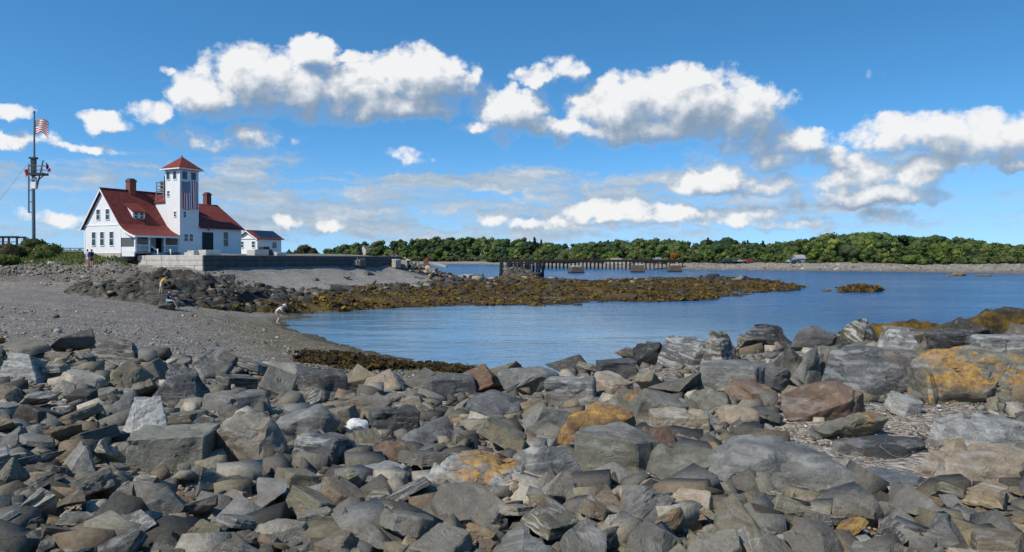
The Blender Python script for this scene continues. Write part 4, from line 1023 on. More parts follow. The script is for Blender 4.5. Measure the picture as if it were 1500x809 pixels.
# porch end wall: lower strip, frame and triangle over the screened opening
b.poly([(XA, 0.02, 6.95), (XA, 0.02, 7.22), (XA, 2.398, 8.36), (XA, 2.398, 6.95)], (0.14, 0, 0))
b.build('wall', M['siding'], house)
b = MB(); b.box(XA + .01, XA + .12, 0.15, 2.398, HZ - .1, 5.35); b.box(XA + .03, XA + .07, 0.18, 2.398, 5.35, 5.95); b.build('porch_end_panel', M['siding'], house)
b = MB(); b.box(XA + .04, XA + .06, 0.15, 2.398, 5.95, 6.95); b.build('porch_screen', plain('screen_mesh', (0.10, 0.105, 0.11), 0.8), house)
b = MB(); b.box(0.0, 2.54, 0.0, 2.5, HZ - .4, 15.2); b.build('tower_wall', M['siding'], house)
b = MB()
b.poly([(2.545, y, z) for y, z in ((0.012, HZ - .4), (0.012, 8.5), (4.6, 11.4), (9.0, 8.5), (9.0, HZ - .4))], (XE - 2.545, 0, 0))
b.build('boat_room_wall', M['siding'], house)
# cross gable between the tower and the main roof
b = MB(); b.poly([(x, 2.503, z) for x, z in ((0.004, 8.0), (0.004, 11.4), (1.25, 12.30), (2.5, 11.4), (2.5, 8.0))], (0, 3.15, 0)); b.build('cross_gable_wall', M['siding'], house)
b = MB()
for sg, xe in ((-1, -.18), (1, 2.68)):
    b.poly([(1.25, 2.51, 12.42), (xe, 2.51, 11.36), (xe, 2.51, 11.26), (1.25, 2.51, 12.32)], (0, 3.3, 0))
b.build('cross_gable_roof', M['roof'], house)
# belt board and corner boards
b = MB()
b.box(XA - .05, XA, 2.4, 8.95, 8.36, 8.50); b.box(XA - .04, XA + .0, 8.78, 8.93, HZ, 8.2); b.box(XA - .04, XA, 2.36, 2.50, HZ, 8.3)
b.box(-.025, 0.12, -.025, 0.0, 5.0, 15.1); b.box(2.42, 2.565, -.025, 0.0, 5.0, 15.1)
b.box(-.025, 0.0, -0.025, .12, 8.4, 15.1); b.box(-.025, 0.0, 2.38, 2.5, 11.5, 15.1)
b.box(8.86, 9.025, -.02, 0.012, 5.0, 8.45); b.box(2.6, 8.86, -.03, 0.012, 8.32, 8.48)
b.build('corner_board', M['trim'], house)
b = MB(); b.box(XA - .12, XM, 2.3, 9.0, HZ - .6, HZ + .28); b.box(-.1, 9.08, -.06, 8.9, HZ - .6, HZ + .12); b.build('foundation', M['palestone'], house)
# main roof with the flare over the porch
def roofsheet(b, prof, x0, x1, th=0.14):
    up = [(y, z) for y, z in prof]; dn = [(y, z - th) for y, z in prof]
    for k in range(len(prof) - 1):
        (y0, z0), (y1, z1) = up[k], up[k + 1]
        b.poly([(x0, y0, z0), (x0, y1, z1), (x0, y1, z1 - th), (x0, y0, z0 - th)], (x1 - x0, 0, 0))
b = MB(); roofsheet(b, [(-.40, 7.22), (.6, 7.55), (1.5, 7.95), (2.25, 8.5), (5.65, 12.62)], XA - .28, -.004); roofsheet(b, [(2.60, 8.92), (5.65, 12.62)], .0, XM + .2); roofsheet(b, [(5.65, 12.62), (9.1, 8.35), (9.5, 8.1)], XA - .28, XM + .2)
rf = b.build('roof', M['roof'], house)
b = MB(); b.box(XA - .31, XM + .2, 5.55, 5.75, 12.60, 12.68); b.build('ridge_board', M['roof'], rf)
b = MB()
for prof in ([(-.42, 7.12), (.6, 7.44), (1.5, 7.84), (2.25, 8.38), (5.65, 12.50)], [(5.65, 12.50), (9.1, 8.23), (9.5, 7.98)]): roofsheet(b, prof, XA - .34, XA - .285, 0.2)
b.box(XA - .3, -.03, -.47, -.405, 7.0, 7.2)
b.build('rake_board', M['trim'], rf)
b = MB(); roofsheet(b, [(-.35, 8.42), (4.6, 11.66)], 2.56, XE + .25); roofsheet(b, [(4.6, 11.66), (9.3, 8.42)], 2.56, XE + .25); b.build('boat_room_roof', M['roof'], house)
b = MB(); roofsheet(b, [(-.36, 8.30), (4.6, 11.54)], XE + .255, XE + .30, .16); roofsheet(b, [(4.6, 11.54), (9.3, 8.30)], XE + .255, XE + .30, .16); b.build('rake_board', M['trim'], house)
# tower roof
b = MB(); e = .42
A = [(-e, -e, 15.2), (2.54 + e, -e, 15.2), (2.54 + e, 2.5 + e, 15.2), (-e, 2.5 + e, 15.2)]
bmv = [b.bm.verts.new(p) for p in A]; ap = b.bm.verts.new((1.27, 1.25, 16.75)); lowv = [b.bm.verts.new((p[0], p[1], 15.08)) for p in A]
for k in range(4):
    j = (k + 1) % 4; b.bm.faces.new((bmv[k], bmv[j], ap)); b.bm.faces.new((lowv[j], lowv[k], bmv[k], bmv[j]) if False else (lowv[k], lowv[j], bmv[j], bmv[k]))
b.bm.faces.new(lowv[::-1])
tr = b.build('tower_roof', M['roof'], house)
b = MB(); b.ball((1.27, 1.25, 16.78), .09, 2); b.build('finial', M['darkmetal'], tr)
b = MB(); b.box(-e - .02, 2.54 + e + .02, -e - .05, -e - .003, 15.06, 15.19); b.box(-e - .05, -e - .003, -e - .02, 2.5 + e, 15.06, 15.19); b.build('eaves_board', M['trim'], tr)
# chimneys
for x, y, z0, z1, w in ((-2.2, 5.65, 11.6, 13.9, .40), (8.0, 5.0, 10.6, 13.1, .36)):
    b = MB(); b.box(x - w, x + w, y - w, y + w, z0, z1, .01); b.box(x - w - .06, x + w + .06, y - w - .06, y + w + .06, z1 - .25, z1 - .1); c = b.build('chimney', M['brick'], house)
    b = MB(); b.box(x - w + .1, x + w - .1, y - w + .1, y + w - .1, z1, z1 + .12); b.build('chimney_cap', M['darkmetal'], c)
# dormer
b = MB(); b.poly([(x, y, z) for x, y, z in ((-3.9, 2.9, 8.9), (-3.9, 2.9, 10.05), (-3.9, 4.5, 11.0))], (1.5, 0, 0)); dm = b.build('dormer', M['siding'], house)
b = MB(); roofsheet(b, [(2.65, 10.0), (4.65, 11.22)], -4.08, -2.22, .1); b.build('dormer_roof', M['roof'], dm)
for u in (-3.52, -2.82): win(house, 'f', u, 9.22, 9.90, .42, 2.9, (1, 2))
# windows
for u in (7.16, 5.66, 3.99): win(house, 'g', u, 6.15, 7.65, .66, XA, (1, 2))
for u in (6.36, 4.70): win(house, 'g', u, 9.05, 10.2, .62, XA, (1, 2))
for u in (.81, 1.53): win(house, 'f', u, 6.72, 7.52, .46, 0.0, (1, 2))
win(house, 'f', .62, 9.5, 10.15, .34, 0.0, (1, 2))
for u in (.62, 1.84): win(house, 'f', u, 13.95, 14.85, .70, 0.0, (1, 1))
for u in (2.02, .86): win(house, 'g', u, 13.95, 14.85, .56, 0.0, (1, 1))
win(house, 'g', 1.98, 12.0, 12.6, .34, 0.0, (1, 2)); win(house, 'g', .82, 9.58, 10.15, .34, 0.0, (1, 2))
win(house, 'f', 6.6, 6.2, 7.95, .72, 0.012, (1, 2))
for u, w in ((-4.6, .7), (-2.75, .72)): win(house, 'f', u, 6.1, 7.05, w, 2.4, (1, 2))
b = MB(); b.box(-1.35, -.65, 2.34, 2.398, 5.38, 7.05); b.build('door', plain('dark_door', (0.02, 0.02, 0.022), 0.5), house)
# boat room door
b = MB(); b.box(3.02, 4.68, -.05, 0.010, 5.3, 7.85); d = b.build('boat_room_door', M['door'], house)
b = MB(); b.box(2.95, 3.018, -.07, 0.008, 5.2, 7.92); b.box(4.682, 4.75, -.07, 0.008, 5.2, 7.92); b.box(3.018, 4.682, -.07, 0.008, 7.852, 7.92); b.build('door_frame', M['trim'], d)
b = MB(); b.box(3.72, 3.78, -.11, -.052, 6.35, 6.6); b.build('handle', M['darkmetal'], d)
b = MB(); b.bar((3.85, .012, 8.25), (3.85, -.22, 8.2), .03); b.ball((3.85, -.25, 8.12), .10, 2); b.build('lamp', M['metal'], house)
b = MB(); b.poly([(2.9, -.10, 4.8), (2.9, -.10, 5.28), (2.9, -1.9, 4.95), (2.9, -1.9, 4.8)], (1.9, 0, 0)); b.build('ramp', M['concrete'], house)
# porch
b = MB(); b.box(XA + .02, -.02, -.12, 2.3, 5.22, 5.38); b.build('porch_floor', M['greywood'], house)
for x in (XA + .12, -3.93, -2.0, -.14):
    b = MB(); b.box(x - .09, x + .09, .0, .18, 5.38, 7.05); b.box(x - .13, x + .13, -.04, .22, 6.9, 7.05); b.box(x - .12, x + .12, -.03, .21, 5.38, 5.55); b.build('porch_post', M['trim'], house)
for x0, x1 in ((XA + .21, -4.02), (-1.9, -.23)):
    b = MB(); b.box(x0, x1, .06, .12, 6.12, 6.2); b.box(x0, x1, .06, .12, 5.46, 5.52)
    n = int((x1 - x0) / .11)
    for k in range(n): xx = x0 + (k + .5) * (x1 - x0) / n; b.box(xx - .018, xx + .018, .07, .11, 5.52, 6.12)
    b.build('porch_railing', M['trim'], house)
b = MB()
for k in range(3): b.box(-3.7, -2.2, -.12 - .3 * (k + 1), -.122 - .3 * k, HZ - .3, 5.30 - .13 * (k + 0))
b.build('porch_steps', M['concrete'], house)
for x in (-3.75, -2.12):
    b = MB(); b.beam((x, .0, 6.05), (x, -1.15, 5.55), .07, .12); b.box(x - .05, x + .05, -1.2, -1.1, HZ - .2, 5.75); b.build('stair_rail', M['trim'], house)
b = MB(); b.box(-3.2, -2.4, 1.4, 2.0, 5.38, 5.85); b.box(-3.2, -2.4, 1.9, 2.0, 5.85, 6.35); b.build('porch_bench', M['darktimber'], house)
# look-out platform on the cross gable, by the tower
pf = MB()
for x in (.15, 1.2, 2.3):
    for y in (3.0, 4.3): pf.box(x - .05, x + .05, y - .05, y + .05, 11.3, 13.75)
for z in (12.85, 13.3, 13.7):
    pf.box(.1, 2.35, 2.94, 3.0, z, z + .09); pf.box(.1, 2.35, 4.3, 4.36, z, z + .09); pf.box(.09, .15, 2.95, 4.35, z, z + .09)
pf.box(.05, 2.4, 2.9, 4.4, 12.62, 12.72)
pf = pf.build('roof_platform', M['greywood'], house)
b = MB(); b.box(.4, .95, 3.2, 4.0, 12.73, 13.9, .05); b.box(1.3, 1.9, 3.3, 4.0, 12.73, 14.2, .05); b.bar((.7, 3.6, 13.9), (.7, 3.6, 14.5), .05); b.bar((1.6, 3.6, 14.2), (1.3, 3.6, 14.7), .06); b.build('ventilator', M['darkmetal'], pf)

# the flag hung on the tower
def m_flag(name, vertical):
    m, t = mat(name, 0.75)
    uv = t.node('ShaderNodeUVMap').outputs[0]
    s = t.node('ShaderNodeSeparateXYZ', inp={0: uv})
    # u runs along the stripes from the hoist, v across them from the top
    st = t.math('MODULO', t.math('FLOOR', t.math('MULTIPLY', s.outputs[1], 13.0)), 2.0)
    c = t.mix(st, (0.42, 0.03, 0.04), (0.78, 0.77, 0.76))
    cant = t.math('MULTIPLY', t.math('LESS_THAN', s.outputs[0], 0.4), t.math('LESS_THAN', s.outputs[1], 7 / 13))
    # stars: a grid of dots, five and six to a row
    gx = t.math('MULTIPLY', s.outputs[0], 5.5 / 0.4); gy = t.math('MULTIPLY', s.outputs[1], 9.0 / (7 / 13))
    rowi = t.math('FLOOR', gy)
    fx = t.math('SUBTRACT', t.math('FRACT', t.math('ADD', gx, t.math('MULTIPLY', t.math('MODULO', rowi, 2.0), 0.5))), 0.5)
    fy = t.math('SUBTRACT', t.math('FRACT', gy), 0.5)
    dd = t.math('SQRT', t.math('ADD', t.math('MULTIPLY', t.math('POWER', fx, 2.0), 0.35), t.math('POWER', fy, 2.0)))
    star = t.math('LESS_THAN', dd, 0.26)
    c = t.mix(cant, c, t.mix(star, (0.018, 0.03, 0.09), (0.62, 0.61, 0.60)))
    t.put(t.b.inputs['Base Color'], c)
    return m
def cloth(name, fn, nu, nv, uvfn, matl, parent=None, thick=0.012):
    bm = bmesh.new(); uvl = bm.loops.layers.uv.new('UVMap')
    g = [[bm.verts.new(fn(i / nu, j / nv)) for i in range(nu + 1)] for j in range(nv + 1)]
    for j in range(nv):
        for i in range(nu):
            f = bm.faces.new((g[j][i], g[j][i + 1], g[j + 1][i + 1], g[j + 1][i]))
            for lp, (a, c) in zip(f.loops, ((i, j), (i + 1, j), (i + 1, j + 1), (i, j + 1))): lp[uvl].uv = uvfn(a / nu, c / nv)
            f.smooth = True
    me = bpy.data.meshes.new(name); bm.to_mesh(me); bm.free()
    o = link(name, me, matl, parent)
    md = o.modifiers.new('thick', 'SOLIDIFY'); md.thickness = thick
    return o
M['flag'] = m_flag('flag_cloth', False)
# hung from its long stripes: u goes down, v goes across from the left
fl = cloth('hung_flag', lambda a, c: (0.27 + 2.05 * a, -.08 - .05 * (1 + math.sin(a * 17 + c * 2)) * (0.25 + .75 * c) - .04 * c, 13.72 - 3.25 * c - .10 * math.sin(a * 6.3)),
           28, 24, lambda a, c: (c, a), M['flag'])
fl.location = (-38.6, 85.0, 0); fl.rotation_euler = (0, 0, HANG)
props(fl, 'large striped flag hanging flat down the shaded side of the white tower', 'flag')

# ------------------------------------------------------------------ sea wall of cut blocks
wall = empty('sea_wall', (WC.x, WC.y, 0), HANG, 'low sea wall of cut granite blocks before the station house', 'wall')
rg = np.random.default_rng(5)
def courses(face, length, zs, bl):
    b = MB()
    for ci, (z0, z1) in enumerate(zs):
        u = -(bl * .5 if ci % 2 else 0.0) + .02
        while u < length:
            w = bl * rg.uniform(.85, 1.15); u0 = max(u, 0.03); u1 = min(u + w, length)
            if u1 - u0 > .15:
                d = rg.uniform(0, .05)
                if face == 'r': b.box(u0 + .012, u1 - .012, -.02 - d, .35, z0 + .012, z1 - .012, .025)
                else: b.box(-.02 - d, .35, u0 + .012, u1 - .012, z0 + .012, z1 - .012, .025)
            u += w
    return b
ZS = [(2.2, 2.75), (2.75, 3.35), (3.35, 3.92), (3.92, 4.46), (4.46, 5.0)]
b = MB(); b.box(.06, 34.6, .06, .9, 1.8, 4.96); b.box(.06, .9, .9, 10.4, 1.8, 4.96); core = b.build('wall_core', M['darktimber'], wall)
M['granite_shade'] = m_stone('shaded_granite', (0.045, 0.046, 0.047), (0.08, 0.081, 0.081), (0.125, 0.126, 0.125))  # shade on the long face is put into this darker copy of the granite
courses('r', 34.7, ZS, 2.1).build('long_face', M['granite_shade'], wall)
courses('l', 10.4, ZS, 1.35).build('short_face', M['granite'], wall)
b = MB(); b.box(.36, 34.6, .36, 1.2, 4.70, 5.02); b.box(.36, 1.2, 1.2, 10.4, 4.70, 5.02); b.build('wall_top', M['granite'], wall)
def W2(a, c, z=0): return WC + R_ * a + L_ * c + Vector((0, 0, z))

# loose cut blocks and bits in the yard behind the wall
def stone_block(p, dims, rz, label, matl='granite'):
    b = MB(); b.box(-dims[0]/2, dims[0]/2, -dims[1]/2, dims[1]/2, 0, dims[2], .04)
    b.box(-dims[0]/2 + .1, dims[0]/2 - .15, -dims[1]/2 - .03, -dims[1]/2 + .02, .08, dims[2] - .1, .02)
    o = b.build('cut_block', M[matl]); o.location = p; o.rotation_euler = (0, 0, HANG + rz)
    return props(o, label, 'stone block', 'loose granite blocks in the yard')
stone_block(W2(1.6, 2.9, 4.95), (1.7, 1.0, .55), .05, 'stepped pile block nearest the corner of the sea wall')
stone_block(W2(2.1, 4.4, 4.95), (1.2, .8, .38), -.1, 'low granite block left of the corner, before the porch stairs')
stone_block(W2(2.4, 1.9, 4.95), (2.0, 1.2, .62), 0.02, 'largest granite block just behind the wall corner')
stone_block(W2(9.5, 2.2, 4.95), (2.3, 1.2, .75), .06, 'pale granite block between the house corner and the small white shed')
stone_block(W2(13.0, 2.4, 4.95), (1.5, 1.0, .5), -.05, 'grey granite block before the small white shed')
b = MB(); b.box(-1.1, 1.1, -.5, .5, .35, .8, .05); b.box(-.3, .7, -.45, .45, .8, 1.15, .05); b.bar((-.8, -.55, .3), (-.8, .55, .3), .3, seg=14); b.bar((.8, -.55, .3), (.8, .55, .3), .3, seg=14)
o = b.build('yard_cart', M['darkmetal']); o.location = W2(11.2, 3.2, 4.95); o.rotation_euler = (0, 0, HANG); props(o, 'low dark two-axle cart behind the wall in front of the white shed', 'cart')

# ------------------------------------------------------------------ small white shed with solar panels
sp_ = at(377, 104.0); shed = empty('small_shed', (sp_.x, sp_.y, 4.6), HANG, 'small white shed with solar panels on its red roof', 'shed')
b = MB(); b.poly([(0, y, z) for y, z in ((0, 0), (0, 3.0), (1.95, 4.05), (3.9, 3.0), (3.9, 0))], (4.6, 0, 0)); b.build('wall', M['siding'], shed)
b = MB(); roofsheet(b, [(-.3, 2.95), (1.95, 4.22)], -.35, 4.9, .1); roofsheet(b, [(1.95, 4.22), (4.2, 2.95)], -.35, 4.9, .1); sr = b.build('roof', M['roof'], shed)
def m_solar():
    m, t = mat('solar_panel', 0.12, 0.6)
    br = t.node('ShaderNodeTexBrick', inp={'Vector': t.obj(), 'Scale': 1.0, 'Color1': (0.006, 0.01, 0.022, 1), 'Color2': (0.008, 0.012, 0.026, 1), 'Mortar': (0.05, 0.055, 0.06, 1), 'Mortar Size': 0.012, 'Brick Width': 0.9, 'Row Height': 5.0}, offset=0.0)
    t.put(t.b.inputs['Base Color'], br.outputs[0]); return m
b = MB(); roofsheet(b, [(.0, 3.19), (1.75, 4.18)], .65, 4.6, .05); b.build('solar_panel', m_solar(), sr)
b = MB(); roofsheet(b, [(-.32, 2.86), (1.95, 4.13)], -.40, -.352, .14); roofsheet(b, [(1.95, 4.13), (4.22, 2.86)], -.40, -.352, .14); b.box(-.12, -.01, .0, 3.9, 2.92, 3.06); b.build('rake_board', M['trim'], shed)
for u in (.75, 3.0): win(shed, 'g', u, 1.7, 2.55, .6, 0.0, (1, 2))
win(shed, 'f', 3.2, 1.6, 2.5, .8, 0.0, (2, 1))

# ------------------------------------------------------------------ signal mast
mp = at(48.5, 88); MZ = 5.0
mast = empty('signal_mast', (mp.x, mp.y, MZ), 0.0, 'tall grey signal mast with a crow\'s nest and a flag above the shrubs', 'mast')
def zz(py): return EYE + (HY - py) * 88 / F - MZ
k = 88 / F
b = MB(); b.bar((0.1, 0, -.5), (0, 0, zz(234)), .20, .17, 12); b.build('lower_mast', M['metal'], mast)
b = MB(); b.bar((.14, 0, zz(258)), (.14, 0, zz(165)), .13, .08, 10); b.ball((.14, 0, zz(164)), .14, 2); b.build('topmast', M['metal'], mast)
b = MB(); b.box(-.35, .45, -.3, .3, zz(233), zz(230.5)); b.box(-.18, .30, -.2, .2, zz(258), zz(233)); b.build('mast_cap', M['darkmetal'], mast)
b = MB(); b.bar((-.52, 0, zz(312)), (-.52, 0, zz(241)), .09, seg=8)
for py in (243, 264, 279, 296, 311): b.box(-.56, .1, -.05, .05, zz(py) - .06, zz(py) + .06)
b.build('ladder', M['metal'], mast)
b = MB(); b.box(-.2, 1.5, -.6, .6, zz(257), zz(254)); b.beam((.2, 0, zz(268)), (1.3, 0, zz(257)), .08, .1); b.build('crows_nest', M['darkmetal'], mast)
b = MB()
for x, y in ((-.1, -.55), (1.45, -.55), (-.1, .55), (1.45, .55), (.7, -.55)): b.bar((x, y, zz(255)), (x, y, zz(243)), .03, seg=6)
for a, c in (((-.1, -.55), (1.45, -.55)), ((1.45, -.55), (1.45, .55)), ((-.1, .55), (1.45, .55))):
    b.bar((*a, zz(243)), (*c, zz(243)), .03, seg=6); b.bar((*a, zz(249)), (*c, zz(249)), .02, seg=6)
b.build('nest_railing', M['metal'], mast)
b = MB(); b.bar((.35, .1, zz(277)), (1.15, .1, zz(235)), .085, seg=8); b.build('gaff', M['metal'], mast)
b = MB(); b.box(-.15, .45, -.2, .25, zz(277), zz(267), .05); b.ball((.3, -.1, zz(262)), .22, 2); b.build('winch', M['trim'], mast)
b = MB(); b.bar((-.1, 0, zz(232)), (-6.0, 2.0, zz(300)), .012, seg=5); b.build('guy_wire', M['darkmetal'], mast)
def wave(a, c): return (0.2 + 2.0 * a - .12 * math.sin(c * 3) * a, -.7 * a + .22 * math.sin(a * 7 + c * 1.6) * (0.3 + a), zz(175) - 1.75 * c + .30 * math.sin(a * 4.0) * a - .3 * a * a + .15 * math.sin(a * 9 + c * 3) * a)
fg = cloth('flying_flag', wave, 26, 16, lambda a, c: (a, c), M['flag']); fg.location = (mp.x, mp.y, MZ)
props(fg, 'striped flag flying from the top of the signal mast', 'flag')
def sig(name, x, py, w, h, c, label, sgn=1, c2=None):
    f = cloth(name, lambda a, d: (x + sgn * w * a * (1 - .25 * d), .12 * math.sin(a * 6 + d * 2), zz(py) - h * d - .3 * a), 8, 8, lambda a, d: (a, d), plain('signal_' + label.split()[1], c, 0.8, .1))
    f.location = (mp.x, mp.y, MZ); props(f, label, 'flag', 'signal flags on the mast')
sig('signal_flag', -.52, 246, .55, .85, (.42, .02, .02), 'small red signal flag on the ladder side of the mast', -1)
sig('signal_flag', 1.5, 238, .38, .62, (.03, .03, .08), 'small navy signal flag on the crow\'s nest rail')
sig('signal_flag', 1.66, 243.5, .45, .42, (.55, .12, .12), 'small reddish signal flag at the outer end of the crow\'s nest')

# ------------------------------------------------------------------ timber frame, boardwalk, far left
tf = at(12, 120); fr = empty('timber_frame', (tf.x, tf.y, 4.5), .1, 'dark bare timber frame at the far left behind the shrubs', 'frame')
kk = 120 / F
b = MB()
for x in (-4.5, -2.9, -.9, 0.1, 1.5): b.box(x * .9 - .12, x * .9 + .12, -.12, .12, -1, (HY - 346.5) * kk)
for x in (-2.9, 1.5): b.box(x * .9 - .12, x * .9 + .12, 2.0, 2.24, -1, (HY - 346.5) * kk)
b.build('posts', M['darktimber'], fr)
b = MB(); b.box(-4.3, 1.6, -.2, .2, (HY - 348.5) * kk, (HY - 346) * kk); b.box(-4.3, 1.6, 1.9, 2.3, (HY - 348.5) * kk, (HY - 346) * kk); b.box(-4.3, 1.2, -.1, .1, (HY - 355) * kk, (HY - 354) * kk); b.build('beams', M['darktimber'], fr)
bw = at(106, 112); bo = empty('boardwalk', (bw.x, bw.y, 4.6), 0.05, 'grey railed boardwalk left of the station house', 'boardwalk')
kk = 112 / F
b = MB(); b.box(-3.2, 6, -.6, .6, .35, .5)
b.build('deck', M['greywood'], bo)
b = MB()
for z in ((HY - 365) * kk, (HY - 369) * kk, (HY - 372.5) * kk): b.box(-3.2, 6, -.66, -.58, z - .10, z + .08)
b.build('rails', M['greywood'], bo)
for x in range(7): b = MB(); b.box(-3.1 + x * 1.5, -2.94 + x * 1.5, -.58, -.44, -.6, (HY - 364) * kk); b.build('post', M['greywood'], bo)
b = MB(); b.box(-2.6, 4.5, .2, .9, -.3, .35, .03); o = b.build('kerb_block', M['granite']); o.location = (bw.x, bw.y - 1.9, 4.55); props(o, 'long pale stone kerb in front of the boardwalk railing', 'kerb')

# ------------------------------------------------------------------ breakwater boulders
rg = np.random.default_rng(12)
BW = [(580,104.5,1.9,1.3,'pale grey'),(590,106,1.7,1.2,'pale grey'),(600,109,2.1,1.5,'tan'),(611,109.5,1.8,1.2,'mid grey'),(622,110,2.2,1.4,'tan'),(633,110.5,1.9,1.3,'mid grey'),(645,111,2.6,1.2,'brown grey'),(657,111.5,2.0,1.0,'dark grey'),(668,112,2.2,1.1,'mid grey'),
      (676,113,1.8,1.0,'dark grey'),(685,113.5,2.3,1.3,'pale grey'),(694,114,1.7,1.3,'dark grey'),(702,115,2.2,1.5,'dark grey'),(708,116,1.2,1.6,'dark grey'),(606,110,1.6,1.2,'pale grey'),(637,112,1.6,1.3,'pale grey'),(588,105,1.1,.6,'dark grey'),(656,109,1.6,.7,'pale grey'),
      (521,98,2.0,.9,'mid grey'),(528,98.5,2.2,1.3,'dark grey'),(540,97,1.4,.5,'dark grey'),(508,90,1.2,.5,'brown grey'),(462,84,.9,.4,'dark grey'),(330,72,2.0,1.0,'slate grey'),(325,69,1.1,.8,'pale grey'),(345,70,1.2,.6,'mid grey')]
WHERE = ['beside the end of the sea wall', 'on the breakwater', 'on the breakwater', 'on the breakwater', 'on the breakwater', 'on the breakwater']
for i, (px, D, w, h, cn) in enumerate(BW):
    p = at(px, D); z = hz(p.x, p.y)
    o = link('boulder', make_rock(5000 + i, STY[i % 9], (w, w * .8, h), .2)); o.location = (p.x, p.y, z + h * .38); o.rotation_euler = (0, 0, rg.uniform(0, 6))
    o.color = (*(np.array(PAL[cn]) * 1.15), 1); o['lichen'] = 0.0; o['strata'] = .4
    if i < 18: lab = f"{cn} boulder of the breakwater, {['first','second','third','fourth','fifth','sixth','seventh','eighth','ninth','tenth','eleventh','twelfth','thirteenth','fourteenth','fifteenth','sixteenth','seventeenth','eighteenth'][sorted(range(18), key=lambda q: BW[q][0]).index(i)]} from the wall end"
    else: lab = ['flat boulder at the left of the pair on the pale sand', 'dark peaked boulder on the pale sand below the wall', 'low dark stone right of the peaked boulder on the sand', 'small brown stone on the sand above the weedy reef', 'lone small dark stone on the sand left of the wall boulders', 'slate boulder under the corner of the sea wall', 'pale upright boulder near the wall corner', 'grey boulder right of the pale upright boulder'][i - 18]
    props(o, lab, 'boulder', 'boulders of the breakwater and the sand')
sp2 = []
for k in range(420):
    px = rg.uniform(572, 716); D = lerp_tab(px, [(570, 107), (716, 116)]) + rg.normal() * 1.6
    x = (px - 750) / F * D; sp2.append((x, D, hz(x, D) + rg.uniform(.1, .9) * (1.0 if px < 660 else .7), rg.uniform(.35, .95)))
scatter('breakwater_rubble', sp2, SL, [PAL['pale grey'], PAL['tan'], PAL['dark grey'], PAL['mid grey'], PAL['brown grey'], PAL['dark grey']], M['rubblefar'], 'broken stone heaped along the breakwater beyond the sea wall', seed=9)
b = MB(); b.box(-1.2, 1.2, -.5, .5, 0, .28, .03); b.box(-1.1, 1.1, -.45, .45, .28, .34, .02); o = b.build('concrete_slab', M['concrete']); p = at(643, 111); o.location = (p.x, p.y, hz(p.x, p.y) + 1.75); o.rotation_euler = (.1, .2, -.1); props(o, 'pale flat slab lying tilted on top of the breakwater', 'slab')
b = MB(); b.box(-.35, .35, -.3, .3, 0, 1.0, .04); b.bar((-.2, 0, .9), (.7, .1, 1.35), .1); b.box(-.5, .5, -.35, .35, .0, .25, .03); o = b.build('rusty_winch', plain('rust', (.18, .075, .045), .9, .3)); p = at(624, 111); o.location = (p.x, p.y, hz(p.x, p.y) + 1.2); props(o, 'rusty red ironwork standing on the breakwater', 'ironwork')
# rubble bank below the house, left
sp3 = []
for k in range(2400):
    px = rg.uniform(-80, 205); D = rg.uniform(66, 82); x = (px - 750) / F * D
    sp3.append((x, D))
hh = height([a for a, c in sp3], [c for a, c in sp3])
scatter('bank_rubble', [(a, c, z + .05, float(np.clip(.13 * math.exp(rg.normal() * .6), .05, .7))) for (a, c), z in zip(sp3, hh) if 3.0 < z < 4.9], SL, [PAL['pale grey'], PAL['mid grey'], PAL['slate grey'], PAL['brown grey'], PAL['dark grey']], M['rubblefar'], 'grey broken stone on the bank below the station house', seed=10)
sp4 = []
for k in range(1500):
    px = rg.uniform(60, 480); D = rg.uniform(64, 77); x = (px - 750) / F * D
    sp4.append((x, D))
hh = height([a for a, c in sp4], [c for a, c in sp4])
scatter('wall_foot_stones', [(a, c, z + .03, float(np.clip(.16 * math.exp(rg.normal() * .6), .06, .7))) for (a, c), z in zip(sp4, hh) if 1.5 < z < 3.6], SL, [PAL['pale grey'], PAL['mid grey'], PAL['slate grey'], PAL['dark grey'], PAL['tan']], M['rubblefar'], 'scattered stones between the sea wall and the dark ledge', seed=11)
